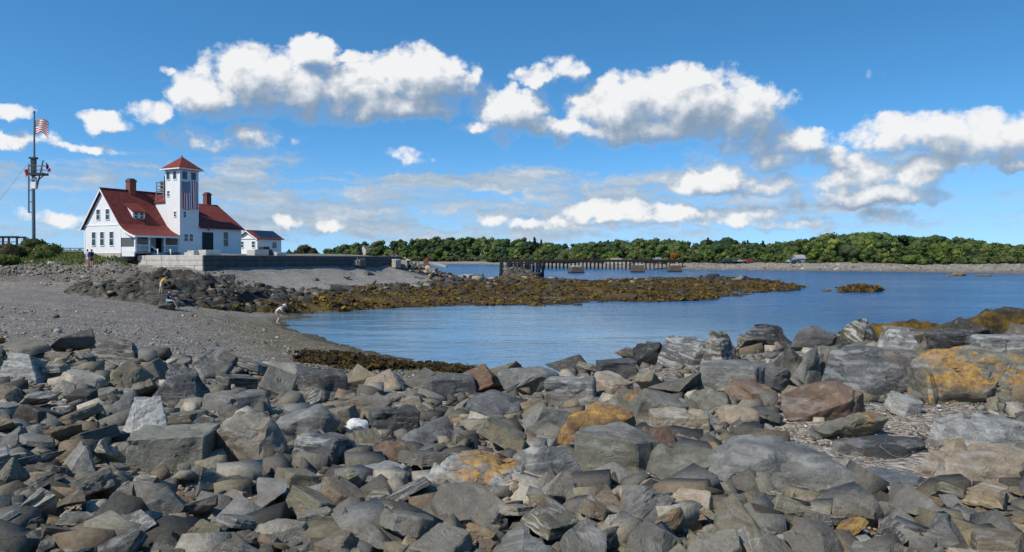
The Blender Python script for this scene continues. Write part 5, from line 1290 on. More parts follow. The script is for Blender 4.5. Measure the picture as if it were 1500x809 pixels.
# ------------------------------------------------------------------ trees
ICO = None
def ico(sub):
    bm = bmesh.new(); bmesh.ops.create_icosphere(bm, subdivisions=sub, radius=1.0); bm.verts.index_update()
    V = np.array([v.co[:] for v in bm.verts]); Fc = np.array([[v.index for v in f.verts] for f in bm.faces]); bm.free()
    return V, Fc
ICO1 = ico(1); ICO2 = ico(2)
GREENS = [(.030, .052, .016), (.040, .066, .018), (.052, .078, .020), (.024, .042, .018), (.065, .085, .026), (.045, .060, .024), (.020, .036, .016), (.075, .092, .030)]
def crown_arrays(rg, x, y, z, h, r, tint, kind='round', cards=130, csize=.9, sub=ICO1, lobes=None):
    """lobes with broken outlines plus leaf clumps standing off them; returns verts, tris, colours"""
    VV = []; FF = []; CC = []; n0 = 0
    nl = lobes or int(rg.integers(6, 10)); cen = []
    for k in range(nl):
        a = rg.uniform(0, 2 * PI)
        if kind == 'pine':
            f = (k + .5) / nl; rr = r * (1.05 - f) * .7; c = np.array([math.cos(a) * rr * .5, math.sin(a) * rr * .5, h * (.25 + .72 * f)]); s = np.array([r * (1.05 - f) * .75 + .25, r * (1.05 - f) * .75 + .25, h * .10])
        else:
            f = rg.random() ** .8; rr = r * .62 * math.sqrt(rg.random()) * (1.1 - .6 * f); c = np.array([math.cos(a) * rr, math.sin(a) * rr, h * (.30 + .52 * f)])
            q = r * rg.uniform(.34, .60) * (1.1 - .3 * f); s = np.array([q, q, q * rg.uniform(.65, .95)])
        V, Fc = sub
        d = 1 + .30 * fbm(V * 2.2 + rg.random(3) * 50, 3)[:, None] + .10 * rg.normal(size=(len(V), 1))
        v = V * d * s + c; VV.append(v); FF.append(Fc + n0); n0 += len(V)
        CC.append(np.tile(np.array(tint) * rg.uniform(.75, 1.2), (len(V), 1))); cen.append((c, s))
    # leaf clumps as crossed triangles pushed outside the lobes
    m = cards
    li = rg.integers(nl, size=m); C = np.array([cen[i][0] for i in li]); S = np.array([cen[i][1] for i in li])
    d = rg.normal(size=(m, 3)); d /= np.linalg.norm(d, axis=1)[:, None]; d[:, 2] = np.abs(d[:, 2]) * .8 + d[:, 2] * .2
    c = C + d * S * rg.uniform(.88, 1.22, (m, 1))
    t1 = rg.normal(size=(m, 3)); t1 -= (t1 * d).sum(1)[:, None] * d * .6; t1 /= np.linalg.norm(t1, axis=1)[:, None]
    t2 = np.cross(d, t1) + .5 * d * rg.normal(size=(m, 1)); t2 /= np.linalg.norm(t2, axis=1)[:, None]
    sz = (csize * rg.uniform(.5, 1.15, (m, 1)))
    P = np.stack([c + t1 * sz, c - t1 * sz * .5 + t2 * sz * .8, c - t1 * sz * .6 - t2 * sz * .7], 1).reshape(-1, 3)
    VV.append(P); FF.append(np.arange(3 * m).reshape(-1, 3) + n0)
    CC.append(np.repeat(np.array(tint)[None] * rg.uniform(.75, 1.25, (m, 1)), 3, 0))
    V = np.vstack(VV) + np.array([x, y, z])
    return V, np.vstack(FF), np.vstack(CC)
def join(parts):
    n0 = 0; V = []; Fc = []; C = []
    for v, f, c in parts: V.append(v); Fc.append(f + n0); C.append(c); n0 += len(v)
    return np.vstack(V), np.vstack(Fc), np.vstack(C)

TOP = [(400, 375), (440, 372), (486, 364), (500, 360), (520, 356), (560, 353), (600, 350), (650, 346), (690, 348), (740, 347), (768, 349), (790, 356), (830, 357), (870, 355), (900, 351), (950, 351), (990, 351), (1020, 353), (1062, 350), (1090, 353), (1120, 357), (1150, 355), (1185, 350), (1215, 343), (1250, 341), (1270, 340), (1320, 345), (1350, 347), (1385, 346), (1420, 351), (1450, 356), (1480, 359), (1530, 361), (1620, 364)]
def shore(px): return float(np.interp(px, [a for a, c in SHORE], [c for a, c in SHORE]))
rg = np.random.default_rng(91)
parts = []
N = 1050
for k in range(N):
    px = rg.uniform(478, 1640); sD = shore(px)
    f = rg.random(); q = 1.085 + .30 * f ** 1.3
    D = sD * q; x = (px - 750) / F * D; z = hz(x, D)
    top = lerp_tab(px, TOP) - 1.0 + abs(rg.normal()) * 1.6
    zt = EYE + (HY - top) * D / F
    hmax = zt - z
    h = hmax * (rg.uniform(.35, .62) if f < .18 else rg.uniform(.55, .88) if f < .55 else rg.uniform(.92, 1.16))
    h = max(h, 3.0)
    r = h * rg.uniform(.26, .40) + .8
    if D > 600: r = min(r, 9)
    kind = 'pine' if rg.random() < .015 else 'round'
    ti = np.array(GREENS[int(rg.integers(len(GREENS)))])
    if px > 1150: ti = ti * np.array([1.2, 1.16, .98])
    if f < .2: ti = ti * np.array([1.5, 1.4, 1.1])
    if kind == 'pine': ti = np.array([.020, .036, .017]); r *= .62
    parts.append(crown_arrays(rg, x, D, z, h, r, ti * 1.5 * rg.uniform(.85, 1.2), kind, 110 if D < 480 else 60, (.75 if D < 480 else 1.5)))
# undergrowth along the edge of the beach
for k in range(420):
    px = rg.uniform(478, 1640); sD = shore(px); D = sD * (1.075 + rg.random() * .035); x = (px - 750) / F * D
    h = rg.uniform(1.2, 3.6) * (1.0 if D < 480 else 1.8)
    ti = np.array([(.085, .115, .028), (.06, .085, .025), (.10, .11, .04), (.045, .065, .02)][int(rg.integers(4))])
    parts.append(crown_arrays(rg, x, D, hz(x, D) - .3, h, h * rg.uniform(.6, 1.1), ti, 'round', 50, .6 if D < 480 else 1.0, lobes=4))
o = link('far_wood', mesh_np('far_wood', *join(parts)), M['leaf']); props(o, 'mixed green wood along the far shore', 'wood', kind='stuff')
# very distant wood, left
parts = []
for k in range(170):
    px = rg.uniform(-120, 486) if k < 120 else rg.uniform(60, 140); D = rg.uniform(830, 960); x = (px - 750) / F * D; z = hz(x, D)
    top = 366 if px < 300 else lerp_tab(px, [(300, 366), (420, 368), (486, 372)])
    h = EYE + (HY - top - abs(rg.normal()) * 2) * D / F - z
    parts.append(crown_arrays(rg, x, D, z, max(h, 4), 9, np.array((.028, .048, .022)), 'round', 40, 2.2))
o = link('distant_wood', mesh_np('distant_wood', *join(parts)), M['leaf']); props(o, 'distant dark wood beyond the station yard', 'wood', kind='stuff')

def tree(name, px, D, top, r, tint, kind, label, cat='tree', cards=420, csize=.55, base=None, group=None, lobes=None, trunk=.18):
    x = (px - 750) / F * D; z = hz(x, D) if base is None else base
    h = EYE + (HY - top) * D / F - z
    rg = np.random.default_rng(abs(int(px * 13 + D)))
    t = empty(name, (x, D, z), 0, label, cat, group)
    v, f, c = crown_arrays(rg, 0, 0, 0, h, r, np.array(tint), kind, cards, csize, ICO2, lobes)
    link('crown', mesh_np('crown', v, f, c), M['leaf'], t)
    b = MB(); tr = max(.08, h * .022) * (trunk / .18)
    b.bar((0, 0, -.4), (.1 * r * .3, 0, h * .5), tr, tr * .6, 8); b.bar((.1 * r * .3, 0, h * .48), (.0, .05, h * .86), tr * .6, tr * .2, 8)
    for q in range(4):
        a = rg.uniform(0, 6.28); zz_ = h * rg.uniform(.28, .6); b.bar((.02 * r, 0, zz_), (math.cos(a) * r * .6, math.sin(a) * r * .6, zz_ + h * .14), tr * .35, tr * .12, 6)
    b.build('trunk', M['bark'], t)
    return t
G = 'trees one can tell apart on the far shore'
tree('autumn_tree', 991, shore(991) * 1.078, 366.5, 3.6, (.20, .085, .018), 'round', 'orange autumn tree at the right end of the old pier', group=G)
tree('pine_tree', 783, shore(783) * 1.25, 348.5, 5.0, (.020, .036, .017), 'pine', 'taller dark pine rising at the dip of the skyline above the ruined posts', group=G, cards=300, csize=1.1, lobes=10)
tree('pine_tree', 793, shore(793) * 1.24, 352, 3.2, (.020, .036, .017), 'pine', 'slim dark pine right beside the taller pine at the skyline dip', group=G, cards=200, csize=1.0, lobes=8)
tree('pine_tree', 1037, shore(1037) * 1.25, 349, 2.6, (.020, .036, .017), 'pine', 'pointed pine on the skyline right of the orange tree', group=G, cards=240, lobes=9)
tree('pine_tree', 1118, shore(1118) * 1.2, 354, 2.2, (.020, .036, .017), 'pine', 'pointed pine on the low part of the skyline above the parked cars', group=G, cards=240, lobes=9)
tree('leafy_tree', 1060, shore(1060) * 1.22, 347, 7.5, (.030, .055, .018), 'round', 'broad dark domed tree right of the pointed pine above the cars', group=G)
tree('leafy_tree', 1165, shore(1165) * 1.16, 352, 5.5, (.075, .080, .026), 'round', 'yellowish broad tree left of the high wooded hill', group=G)
tree('leafy_tree', 832, shore(832) * 1.085, 365.5, 8.0, (.085, .105, .035), 'round', 'pale green willow-like tree behind the middle of the pier', group=G)
tree('leafy_tree', 1246, shore(1246) * 1.085, 361, 5.2, (.070, .085, .035), 'round', 'grey green rounded tree at the beach edge below the hill', group=G)
tree('leafy_tree', 1335, shore(1335) * 1.082, 372, 3.6, (.12, .165, .03), 'round', 'bright yellow green bush at the edge of the right beach', 'bush', group=G)
tree('leafy_tree', 1430, shore(1430) * 1.10, 368, 4.0, (.05, .07, .022), 'round', 'rounded dark bush at the beach edge far right', 'bush', group=G)
tree('dead_tree', 1013, shore(1013) * 1.10, 361, 2.2, (.11, .10, .075), 'round', 'grey thin-leaved tree just right of the orange tree', group=G, cards=160)
tree('garden_bush', 449, 128, 361, 2.3, (.055, .05, .016), 'round', 'olive bush behind the sea wall right of the white shed', 'bush', base=4.3, cards=900, csize=.22)
tree('garden_bush', 437, 130, 366, 1.3, (.05, .055, .02), 'round', 'low bush between the white shed and the olive bush', 'bush', base=4.3, cards=400, csize=.22)
# shrubs at the left edge
GS = 'shrubs at the foot of the signal mast'
for px, D, top, r, c, lab in ((46, 84, 349, 1.9, (.050, .068, .016), 'dark green shrub right at the foot of the signal mast'), (28, 82, 362, 1.8, (.105, .13, .028), 'bright yellow green shrub left of the mast'), (72, 82, 362.5, 1.7, (.085, .105, .026), 'low green shrub right of the mast toward the boardwalk'),
        (6, 80, 361, 2.0, (.085, .07, .035), 'brownish shrub at the left edge of the picture'), (12, 75, 377, 1.6, (.11, .13, .03), 'low bright green shrub below the brownish one'), (-25, 80, 360, 2.4, (.06, .08, .022), 'green shrub cut by the left edge of the picture'), (60, 79, 372, 1.5, (.07, .09, .022), 'small shrub in front of the mast shrubs, beside the man in blue')):
    x = (px - 750) / F * D
    tree('shrub', px, D, top, r, c, 'round', lab, 'shrub', base=hz(x, D) - .1, cards=1500, csize=.16, group=GS, lobes=9, trunk=.1)
# grass tufts along the yard edge
rg = np.random.default_rng(66); VV = []; FF = []; CC = []; n0 = 0
for k in range(11000):
    px = rg.uniform(-90, 205); D = rg.uniform(73, 88); x = (px - 750) / F * D
    VV.append((x, D, px))
A = np.array(VV); Zs = height(A[:, 0], A[:, 1]); keep = Zs + rg.normal(size=len(Zs)) * .25 > 4.2; A = A[keep]; Zs = Zs[keep]
m = len(A); h = rg.uniform(.12, .42, m); a = rg.uniform(0, 6.28, m); w = rg.uniform(.05, .16, m)
b0 = np.stack([A[:, 0] - np.cos(a) * w, A[:, 1] - np.sin(a) * w, Zs - .03], 1); b1 = np.stack([A[:, 0] + np.cos(a) * w, A[:, 1] + np.sin(a) * w, Zs - .03], 1); tt = np.stack([A[:, 0] + rg.normal(size=m) * .08, A[:, 1] + rg.normal(size=m) * .08, Zs + h], 1)
V = np.stack([b0, b1, tt], 1).reshape(-1, 3); C = np.repeat(np.array([(.13, .17, .04), (.09, .15, .03), (.17, .17, .06)])[rg.integers(3, size=m)], 3, 0)
o = link('grass', mesh_np('grass', V, np.arange(3 * m).reshape(-1, 3), C), M['leaf']); props(o, 'rough grass along the edge of the yard', 'grass', kind='stuff')

# ------------------------------------------------------------------ far shore: stones, pier, cribs, cars, houses
rg = np.random.default_rng(55); sp = []
for k in range(2400):
    px = rg.uniform(985, 1640) if k < 2100 else rg.uniform(860, 985); D = shore(px) * (1.0 + .07 * rg.random()); x = (px - 750) / F * D
    sp.append((x, D))
hh = height([a for a, c in sp], [c for a, c in sp])
scatter('far_beach_stones', [(a, c, z, float(np.clip(.42 * math.exp(rg.normal() * .6), .15, 1.8))) for (a, c), z in zip(sp, hh)], SL, [PAL['pale grey'], PAL['tan'], PAL['mid grey'], (.36, .33, .27), PAL['brown grey'], PAL['dark grey'], PAL['brown grey']], M['rubblefar'], 'pale boulders strewn along the far beach', seed=14)

# old trestle pier
y0, y1 = 372.0, 352.0
A0 = at(742, y0); A1 = at(1001, y1); ax = (A1 - A0); LEN = ax.length; pang = math.atan2(ax.y, ax.x)
pier = empty('trestle_pier', (A0.x, A0.y, 0), pang, 'long dark timber trestle pier before the far shore', 'pier')
b = MB(); b.box(0, LEN, -1.3, 1.3, 4.25, 4.5); b.box(0, LEN, -1.45, -1.3, 4.15, 4.72); b.box(0, LEN, 1.3, 1.45, 4.15, 4.72); b.build('deck', M['darktimber'], pier)
b = MB(); b.box(0, LEN, -1.2, -.9, 3.55, 4.246); b.box(0, LEN, .9, 1.2, 3.55, 4.246); b.build('stringer', M['darktimber'], pier)
n = 46
for k in range(n):
    x = .4 + k * (LEN - .8) / (n - 1)
    for y in (-1.05, 1.05):
        b = MB(); b.bar((x, y * 1.25, -2.5), (x + rg.normal() * .08, y, 3.86), .32, .27, 8); b.build('pile', M['darktimber'], pier)
b = MB()
for k in range(n):
    x = .4 + k * (LEN - .8) / (n - 1); b.box(x - .18, x + .18, -1.5, 1.5, 3.55, 3.848)
    if k % 2 == 0: b.beam((x + .3, -1.25, .6), (x + .3, 1.25, 3.3), .1, .2)
b.build('cross_braces', M['darktimber'], pier)
for k in range(10): b = MB(); x = LEN * (.56 + .044 * k); b.box(x - .06, x + .06, -1.36, -1.24, 4.72, 5.2); b.build('rail_post', M['darktimber'], pier)
# ruined posts at the near end of the pier
for k, (px, D, h, lean) in enumerate(((733, 186, 4.2, .02), (737, 186, 4.4, -.05), (742, 187, 4.1, .07), (746, 186, 4.5, .0), (750, 187, 4.5, -.03), (754, 186, 4.6, .06), (757, 188, 4.0, -.08), (761, 187, 4.4, .02), (765, 186, 4.4, -.05), (769, 187, 4.2, .05), (773, 188, 4.5, .0), (777, 187, 4.3, -.04), (781, 188, 4.4, .03), (786, 190, 4.2, .01), (790, 190, 4.3, -.02), (795, 191, 4.1, .03))):
    h *= .93; p = at(px, D); b = MB(); b.bar((0, 0, -1.5), (lean * h, 0, h), .34, .27, 9); b.bar((lean * h, 0, h - .02), (lean * h + .05, 0, h + .18), .25, .10, 9); b.bar((.0, 0, -1.5), (.0, 0, 1.0), .40, .36, 9)
    o = b.build('old_piling', M['darktimber']); o.location = p
    props(o, f"weathered dark piling, {ORD[k] if k < 15 else 'last'} from the left of the ruined row above the rock mound" if k else 'weathered dark piling at the left end of the ruined row above the rock mound', 'piling', 'ruined pilings at the near end of the pier')
b = MB()
p0 = at(742, 187); p1 = at(783, 188.5)
b.beam(p0 + Vector((0, 0, 3.5)), p1 + Vector((0, 0, 3.6)), .3, .35); o = b.build('fallen_beam', M['darktimber']); props(o, 'long dark beam lying across the ruined pilings', 'beam')
md, mdV, mdS = ledge('rock_mound', [(726, 166), (745, 160), (772, 160), (792, 166), (790, 184), (760, 192), (730, 184)], [(742, 172, 4, 1.7), (775, 172, 4, 1.1), (758, 172, 4, .9)], .3, ML1, 1.5, .7, .35, 'dark rock mound under the ruined pilings beyond the reef', 'mound', 6, .6, .5)
blocks('mound_blocks', mdV, mdS, 120, .5, 2.4, LC + [(.2, .17, .12)], 'dark blocks heaped on the rock mound', 44, .4, .2)
def crib(px, bot, w, h, tilt, label, dark=False):
    D = EYE * F / (bot - HY); p = at(px, D); W = w * D / F; Hh = h * D / F
    t = empty('stone_crib', (p.x, p.y, 0), tilt, label, 'crib', 'old stone cribs in the channel')
    b = MB(); n = max(3, int(Hh / .55))
    for k in range(n):
        ins = .06 * k; z0 = -1.0 + (Hh + 1.0) * k / n; z1 = -1.0 + (Hh + 1.0) * (k + 1) / n
        x = -W / 2 + ins
        while x < W / 2 - ins - .2:
            ww = rg.uniform(.9, 1.6); x1 = min(x + ww, W / 2 - ins)
            b.box(x + .02, x1 - .02, -W * .4 + ins, W * .4 - ins, z0 + .02, z1 - .02, .05); x += ww
    b.build('masonry', M['cribstone'], t)
    b = MB()
    for q in range(6):
        x = rg.uniform(-W * .4, W * .3); b.box(x, x + rg.uniform(.5, 1.1), -W * .2, W * .25, Hh - .1, Hh + rg.uniform(.1, .6), .06)
    b.build('rubble_cap', M['palestone'], t)
    b = MB(); b.box(-W / 2 - .03, W / 2 + .03, -W * .4 - .03, W * .4 + .03, -.5, .45, .05); b.build('weed_band', M['darktimber'], t)
crib(844, 400, 20, 9, .25, 'pale stepped stone crib in the channel, left of three')
crib(934, 399, 20, 10.5, -.1, 'dark square stone crib in the channel, middle of three')
crib(988, 398.3, 18, 9.5, .05, 'low stone crib at the right end of the pier')
b = MB(); b.box(-7.5, 7.5, -.8, .8, 0, 2.6, .05); b.box(-4, 2, -.7, .7, 2.6, 3.3, .05)
p = at(905, shore(905) * 1.02); o = b.build('stone_quay', M['palestone']); o.location = (p.x, p.y, 2.2); props(o, 'pale ruined stone quay behind the right half of the pier', 'quay')
b = MB(); b.box(-2.2, 2.2, -.8, .8, 4.72, 5.3, .05); b.box(-1, 1.6, -.6, .6, 5.3, 5.9, .05); o = b.build('pier_stores', M['greywood']); p = A0 + ax * .86; o.location = (p.x, p.y, 0); o.rotation_euler = (0, 0, pang); props(o, 'low grey stack of gear on the right part of the pier deck', 'gear')
# islets far right
for px, py, w, h, lab in ((1404, 404.2, 20, 6.0, 'small tan topped rock off the far right beach'), (1438, 404.6, 24, 2.2, 'low flat rock right of the tan topped rock off the beach'), (1211, 426.5, 12, 4, 'tiny rock between the long reef and the islet'), (1388, 405, 8, 3, 'tiny dark rock left of the tan topped rock off the beach')):
    D = EYE * F / (py - HY); p = at(px, D); W = w * D / F; h_ = h * D / F
    o = link('sea_rock', make_rock(int(px), 'boulder', (W, W * .7, h_ * 1.5), .12)); o.location = (p.x, p.y, h_ * .2); o.color = (.16, .11, .05, 1); o['lichen'] = .2; o['strata'] = .2; props(o, lab, 'sea rock', 'rocks standing in the water')
# parked cars
def car(px, D, c, label, group='cars parked behind the far beach'):
    x = (px - 750) / F * D; t = empty('parked_car', (x, D, hz(x, D) + .55), rg.normal() * .1, label, 'car', group)
    b = MB(); b.box(-2.1, 2.1, -.85, .85, .3, .85, .12); b.poly([(-1.5, -.75, .85), (1.3, -.75, .85), (.75, -.7, 1.42), (-1.15, -.7, 1.42)], (0, 1.45, 0)); b.build('body', plain('car_paint', c, .3, .03, spec=.6), t)
    b = MB(); b.poly([(-1.3, -.765, .9), (1.1, -.765, .9), (.68, -.72, 1.34), (-1.05, -.72, 1.34)], (0, .03, 0)); b.build('side_window', M['glass'], t)
    for xx in (-1.3, 1.3):
        for yy in (-.8, .62): b = MB(); b.bar((xx, yy, .32), (xx, yy + .2, .32), .32, seg=14); b.build('wheel', M['darkmetal'], t)
for px, c, n in ((1054, (.02, .025, .03), 'black car at the left end of the row behind the far beach'), (1063, (.03, .05, .09), 'navy car second in the row behind the far beach'), (1071, (.02, .02, .025), 'black car third in the row behind the far beach'), (1079, (.06, .08, .12), 'slate blue car fourth in the row behind the far beach'), (1087, (.32, .34, .36), 'silver car left of the red car behind the far beach'), (1096, (.38, .03, .02), 'red car at the right end of the row behind the far beach')):
    car(px, shore(px) * 1.066, c, n)
car(1166, shore(1166) * 1.07, (.03, .04, .06), 'dark car beside the small grey beach hut'); car(1159, shore(1159) * 1.071, (.4, .41, .42), 'silver car left of the dark car near the beach hut')
def hut(name, px, D, base, w, d, h, rh, wall, roof, label, rz=.3):
    x = (px - 750) / F * D; t = empty(name, (x, D, base), rz, label, 'house')
    b = MB(); b.poly([(-w/2, y, z) for y, z in ((-d/2, -1), (-d/2, h), (0, h + rh), (d/2, h), (d/2, -1))], (w, 0, 0)); b.build('wall', plain('paint', wall, .7, .05), t)
    b = MB(); roofsheet(b, [(-d/2 - .3, h - .1), (0, h + rh + .12)], -w/2 - .3, w/2 + .3); roofsheet(b, [(0, h + rh + .12), (d/2 + .3, h - .1)], -w/2 - .3, w/2 + .3); b.build('roof', plain('roofing', roof, .85, .15), t)
    for u in (-w * .25, w * .25): win(t, 'f', u, h * .35, h * .75, w * .14, -d / 2, (1, 2))
hut('shore_house', 535, shore(535) * 1.14, 9.0, 9, 8, 7, 5, (.58, .46, .42), (.30, .22, .20), 'pinkish gabled house among the far trees at left', 1.2)
hut('beach_hut', 1170, shore(1170) * 1.078, hz((1170-750)/F*shore(1170)*1.078, shore(1170)*1.078), 4.5, 4, 2.4, 1.4, (.22, .25, .28), (.30, .30, .31), 'small grey hut behind the far beach', .2)
# ------------------------------------------------------------------ people
def skin_mesh(name, chains, matl, parent, sub=1):
    """chains: lists of (point, radius); a point already present (same rounded position) is shared, so limbs join"""
    bm = bmesh.new(); vm = {}; rad = {}; order = []
    for ch in chains:
        prev = None
        for p, r in ch:
            key = tuple(round(c, 4) for c in p)
            if key not in vm: vm[key] = bm.verts.new(p); rad[key] = r; order.append(key)
            v = vm[key]
            if prev is not None and prev is not v and not bm.edges.get((prev, v)): bm.edges.new((prev, v))
            prev = v
    me = bpy.data.meshes.new(name); bm.to_mesh(me); bm.free()
    o = bpy.data.objects.new(name, me); COL.objects.link(o)
    md = o.modifiers.new('skin', 'SKIN'); md.use_smooth_shade = True
    sv = o.data.skin_vertices[0].data if o.data.skin_vertices else None
    if sv is None:
        o.data.skin_vertices.new() if hasattr(o.data.skin_vertices, 'new') else None
    for i, key in enumerate(order):
        d = o.data.skin_vertices[0].data[i]; r = rad[key]
        d.radius = (r, r) if not isinstance(r, tuple) else r; d.use_root = (i == 0)
    s = o.modifiers.new('sub', 'SUBSURF'); s.levels = sub; s.render_levels = sub
    dg = bpy.context.evaluated_depsgraph_get()
    m2 = bpy.data.meshes.new_from_object(o.evaluated_get(dg))
    bpy.data.objects.remove(o)
    for p in m2.polygons: p.use_smooth = True
    m2.name = name
    m2.materials.clear(); m2.materials.append(matl)
    return link(name, m2, None, parent)

def V3(*a): return Vector(a)
STAND = dict(pelvis=V3(0, 0, .93), waist=V3(0, .01, 1.08), chest=V3(0, 0, 1.28), neck=V3(0, 0, 1.45), head=V3(0, .03, 1.60), top=V3(0, .01, 1.69), chin=V3(0, .085, 1.53),
    sL=V3(-.18, 0, 1.39), eL=V3(-.24, -.03, 1.11), wL=V3(-.25, .05, .87), sR=V3(.18, 0, 1.39), eR=V3(.24, -.03, 1.11), wR=V3(.25, .05, .87),
    hL=V3(-.09, 0, .89), kL=V3(-.10, .02, .49), aL=V3(-.10, -.03, .08), tL=V3(-.12, .14, .03), hR=V3(.09, 0, .89), kR=V3(.10, .02, .49), aR=V3(.10, -.03, .08), tR=V3(.12, .14, .03))
def person(loc, rz, label, shirt, shorts, hair=(.05, .035, .025), pose=None, long_legs=False, hat=None, pack=None, group='people on the shore', scale=1.0, vest=False):
    J = dict(STAND)
    for k, v in (pose or {}).items(): J[k] = Vector(v)
    t = empty('person', loc, rz, label, 'person', group); t.scale = (scale,) * 3
    def hand(w, e, side):
        d = (w - e).normalized(); s_ = d.cross(Vector((0, 0, 1))); s_ = s_.normalized() if s_.length > .1 else Vector((1, 0, 0)); n = s_.cross(d)
        palm = w + d * .07; out = [[(w, .026), (palm, (.036, .022))]]
        for k, L in ((-1.5, .062), (-.5, .072), (.5, .068), (1.5, .055)):
            a = palm + s_ * k * .017; out.append([(palm, .03), (a + d * .025, .010), (a + d * (.025 + L * .55) - n * .008, .009), (a + d * (.025 + L) - n * .028, .007)])
        out.append([(w + d * .02 + s_ * .012 * side, .018), (w + d * .05 + s_ * .045 * side, .011), (w + d * .085 + s_ * .052 * side - n * .01, .008)])
        return out
    fwd = (J['chin'] - J['head']); fwd = Vector((fwd.x, fwd.y, fwd.z + .06)).normalized()
    up = (J['top'] - J['head']).normalized(); side = fwd.cross(up).normalized()
    ch = [[(J['pelvis'], (.135, .10)), (J['waist'], (.125, .09)), (J['chest'], (.155, .105)), (J['neck'], .055), (J['head'], (.078, .092)), (J['top'], .055)],
          [(J['head'], .09), (J['chin'], .042)], [(J['head'], .09), (J['head'] + fwd * .095 - up * .01, .016)],
          [(J['head'], .09), (J['head'] + side * .082, .018)], [(J['head'], .09), (J['head'] - side * .082, .018)]]
    for q in 'LR':
        ch.append([(J['chest'], .15), (J['s' + q], .062), (J['e' + q], .044), (J['w' + q], .028)])
        ch.append([(J['pelvis'], .13), (J['h' + q], .088), (J['k' + q], .058), (J['a' + q], .040), (J['t' + q], .034)])
    ch += hand(J['wL'], J['eL'], 1) + hand(J['wR'], J['eR'], -1)
    body = skin_mesh('body', ch, M['skin'], t)
    def lp(a, b_, f): return J[a].lerp(J[b_], f)
    ch = [[(J['pelvis'] + V3(0, 0, -.02), (.150, .115)), (J['waist'], (.148, .112)), (J['chest'], (.176, .125)), (J['chest'].lerp(J['neck'], .72), .085)]]
    for q in 'LR': ch.append([(J['chest'], .17), (J['s' + q], .078), (lp('s' + q, 'e' + q, .72), .064)])
    skin_mesh('shirt', ch, plain('shirt', shirt, .85, .06), t)
    ch = [[(J['waist'].lerp(J['pelvis'], .75), (.150, .112)), (J['pelvis'], (.158, .122))]]
    for q in 'LR':
        seq = [(J['pelvis'], .14), (J['h' + q], .108), (lp('h' + q, 'k' + q, .85), .084)]
        if long_legs: seq += [(J['k' + q], .078), (lp('k' + q, 'a' + q, .9), .062)]
        ch.append(seq)
    skin_mesh('trousers' if long_legs else 'shorts', ch, plain('lower_cloth', shorts, .85, .06), t)
    for q in 'LR':
        d = (J['t' + q] - J['a' + q]); skin_mesh('shoe', [[(J['a' + q] + V3(0, 0, -.01), .048), (J['a' + q] + d * .55 - V3(0, 0, .004), .046), (J['t' + q] + d * .12, .038)]], M['darkmetal'] if not hat else M['skin'], t)
    b = MB(); c = J['head'] + up * .035 - fwd * .022; b.ball(c, .098, 2, (.98, 1.05, 1.0)); 
    for v in list(b.bm.verts):
        dv = v.co - c
        if dv.dot(fwd) > .035 and dv.dot(up) < .045 or dv.dot(up) < -.07: v.co = c + dv * .72
    b.build('hair', plain('hair', hair, .7, .2), t, True)
    for s_ in (-1, 1):
        b = MB(); b.ball(J['head'] + fwd * .084 + side * .03 * s_ + up * .015, .011, 1); b.build('eye', M['darkmetal'], t)
    b = MB(); p = J['head'] + fwd * .080 - up * .045; b.bar(p - side * .02, p + side * .02, .006); b.build('mouth', plain('lips', (.3, .10, .09), .6), t)
    if hat:
        b = MB(); c = J['head'] + up * .07; q = up.to_track_quat('Z', 'Y').to_matrix().to_4x4()
        g = bmesh.ops.create_cone(b.bm, cap_ends=True, segments=20, radius1=.105, radius2=.085, depth=.10); bmesh.ops.transform(b.bm, matrix=Matrix.Translation(c + up * .04) @ q, verts=g['verts'])
        g = bmesh.ops.create_cone(b.bm, cap_ends=True, segments=20, radius1=.20, radius2=.12, depth=.045); bmesh.ops.transform(b.bm, matrix=Matrix.Translation(c - up * .01) @ q, verts=g['verts'])
        b.build('hat', plain('hat', hat, .85, .05), t, True)
    return t
def place(px, D, dz=0.0):
    p = at(px, D); p.z = hz(p.x, p.y) + dz; return p
# two walkers on the bank, backs to us
p = place(128.0, 76.5); person(p, -.25, 'person in a pale blue shirt and light shorts standing on the stones before the house', (.36, .43, .60), (.55, .55, .56))
p = place(134.2, 76.2); o = person(p, -.1, 'person in dark clothes carrying a dark backpack on the stones before the house', (.025, .028, .05), (.10, .04, .035), scale=1.06)
b = MB(); b.box(-.17, .17, -.30, -.13, 1.0, 1.48, .05); b.box(-.13, .13, -.35, -.30, 1.03, 1.28, .03); b.box(-.13, -.08, -.14, .12, 1.44, 1.47); b.box(.08, .13, -.14, .12, 1.44, 1.47); bp = b.build('backpack', plain('pack_cloth', (.018, .02, .035), .8)); bp.location = p; bp.rotation_euler = (0, 0, -.1); bp.scale = (1.06,) * 3; props(bp, 'dark backpack worn by the walker before the house', 'backpack')
# man by the shrubs
p = place(50, 80.5); person((p.x, p.y, EYE - (388 - HY) * 80.5 / F), .2, 'person in a light blue shirt and dark trousers by the shrubs at the mast', (.24, .34, .48), (.02, .022, .04), hair=(.3, .28, .26), long_legs=True)

def top_of(V, px, D, r=.6):
    c = at(px, D); d = np.hypot(V[:, 0] - c.x, V[:, 1] - c.y); k = d < r
    return float(V[k, 2].max()) if k.any() else hz(c.x, c.y)
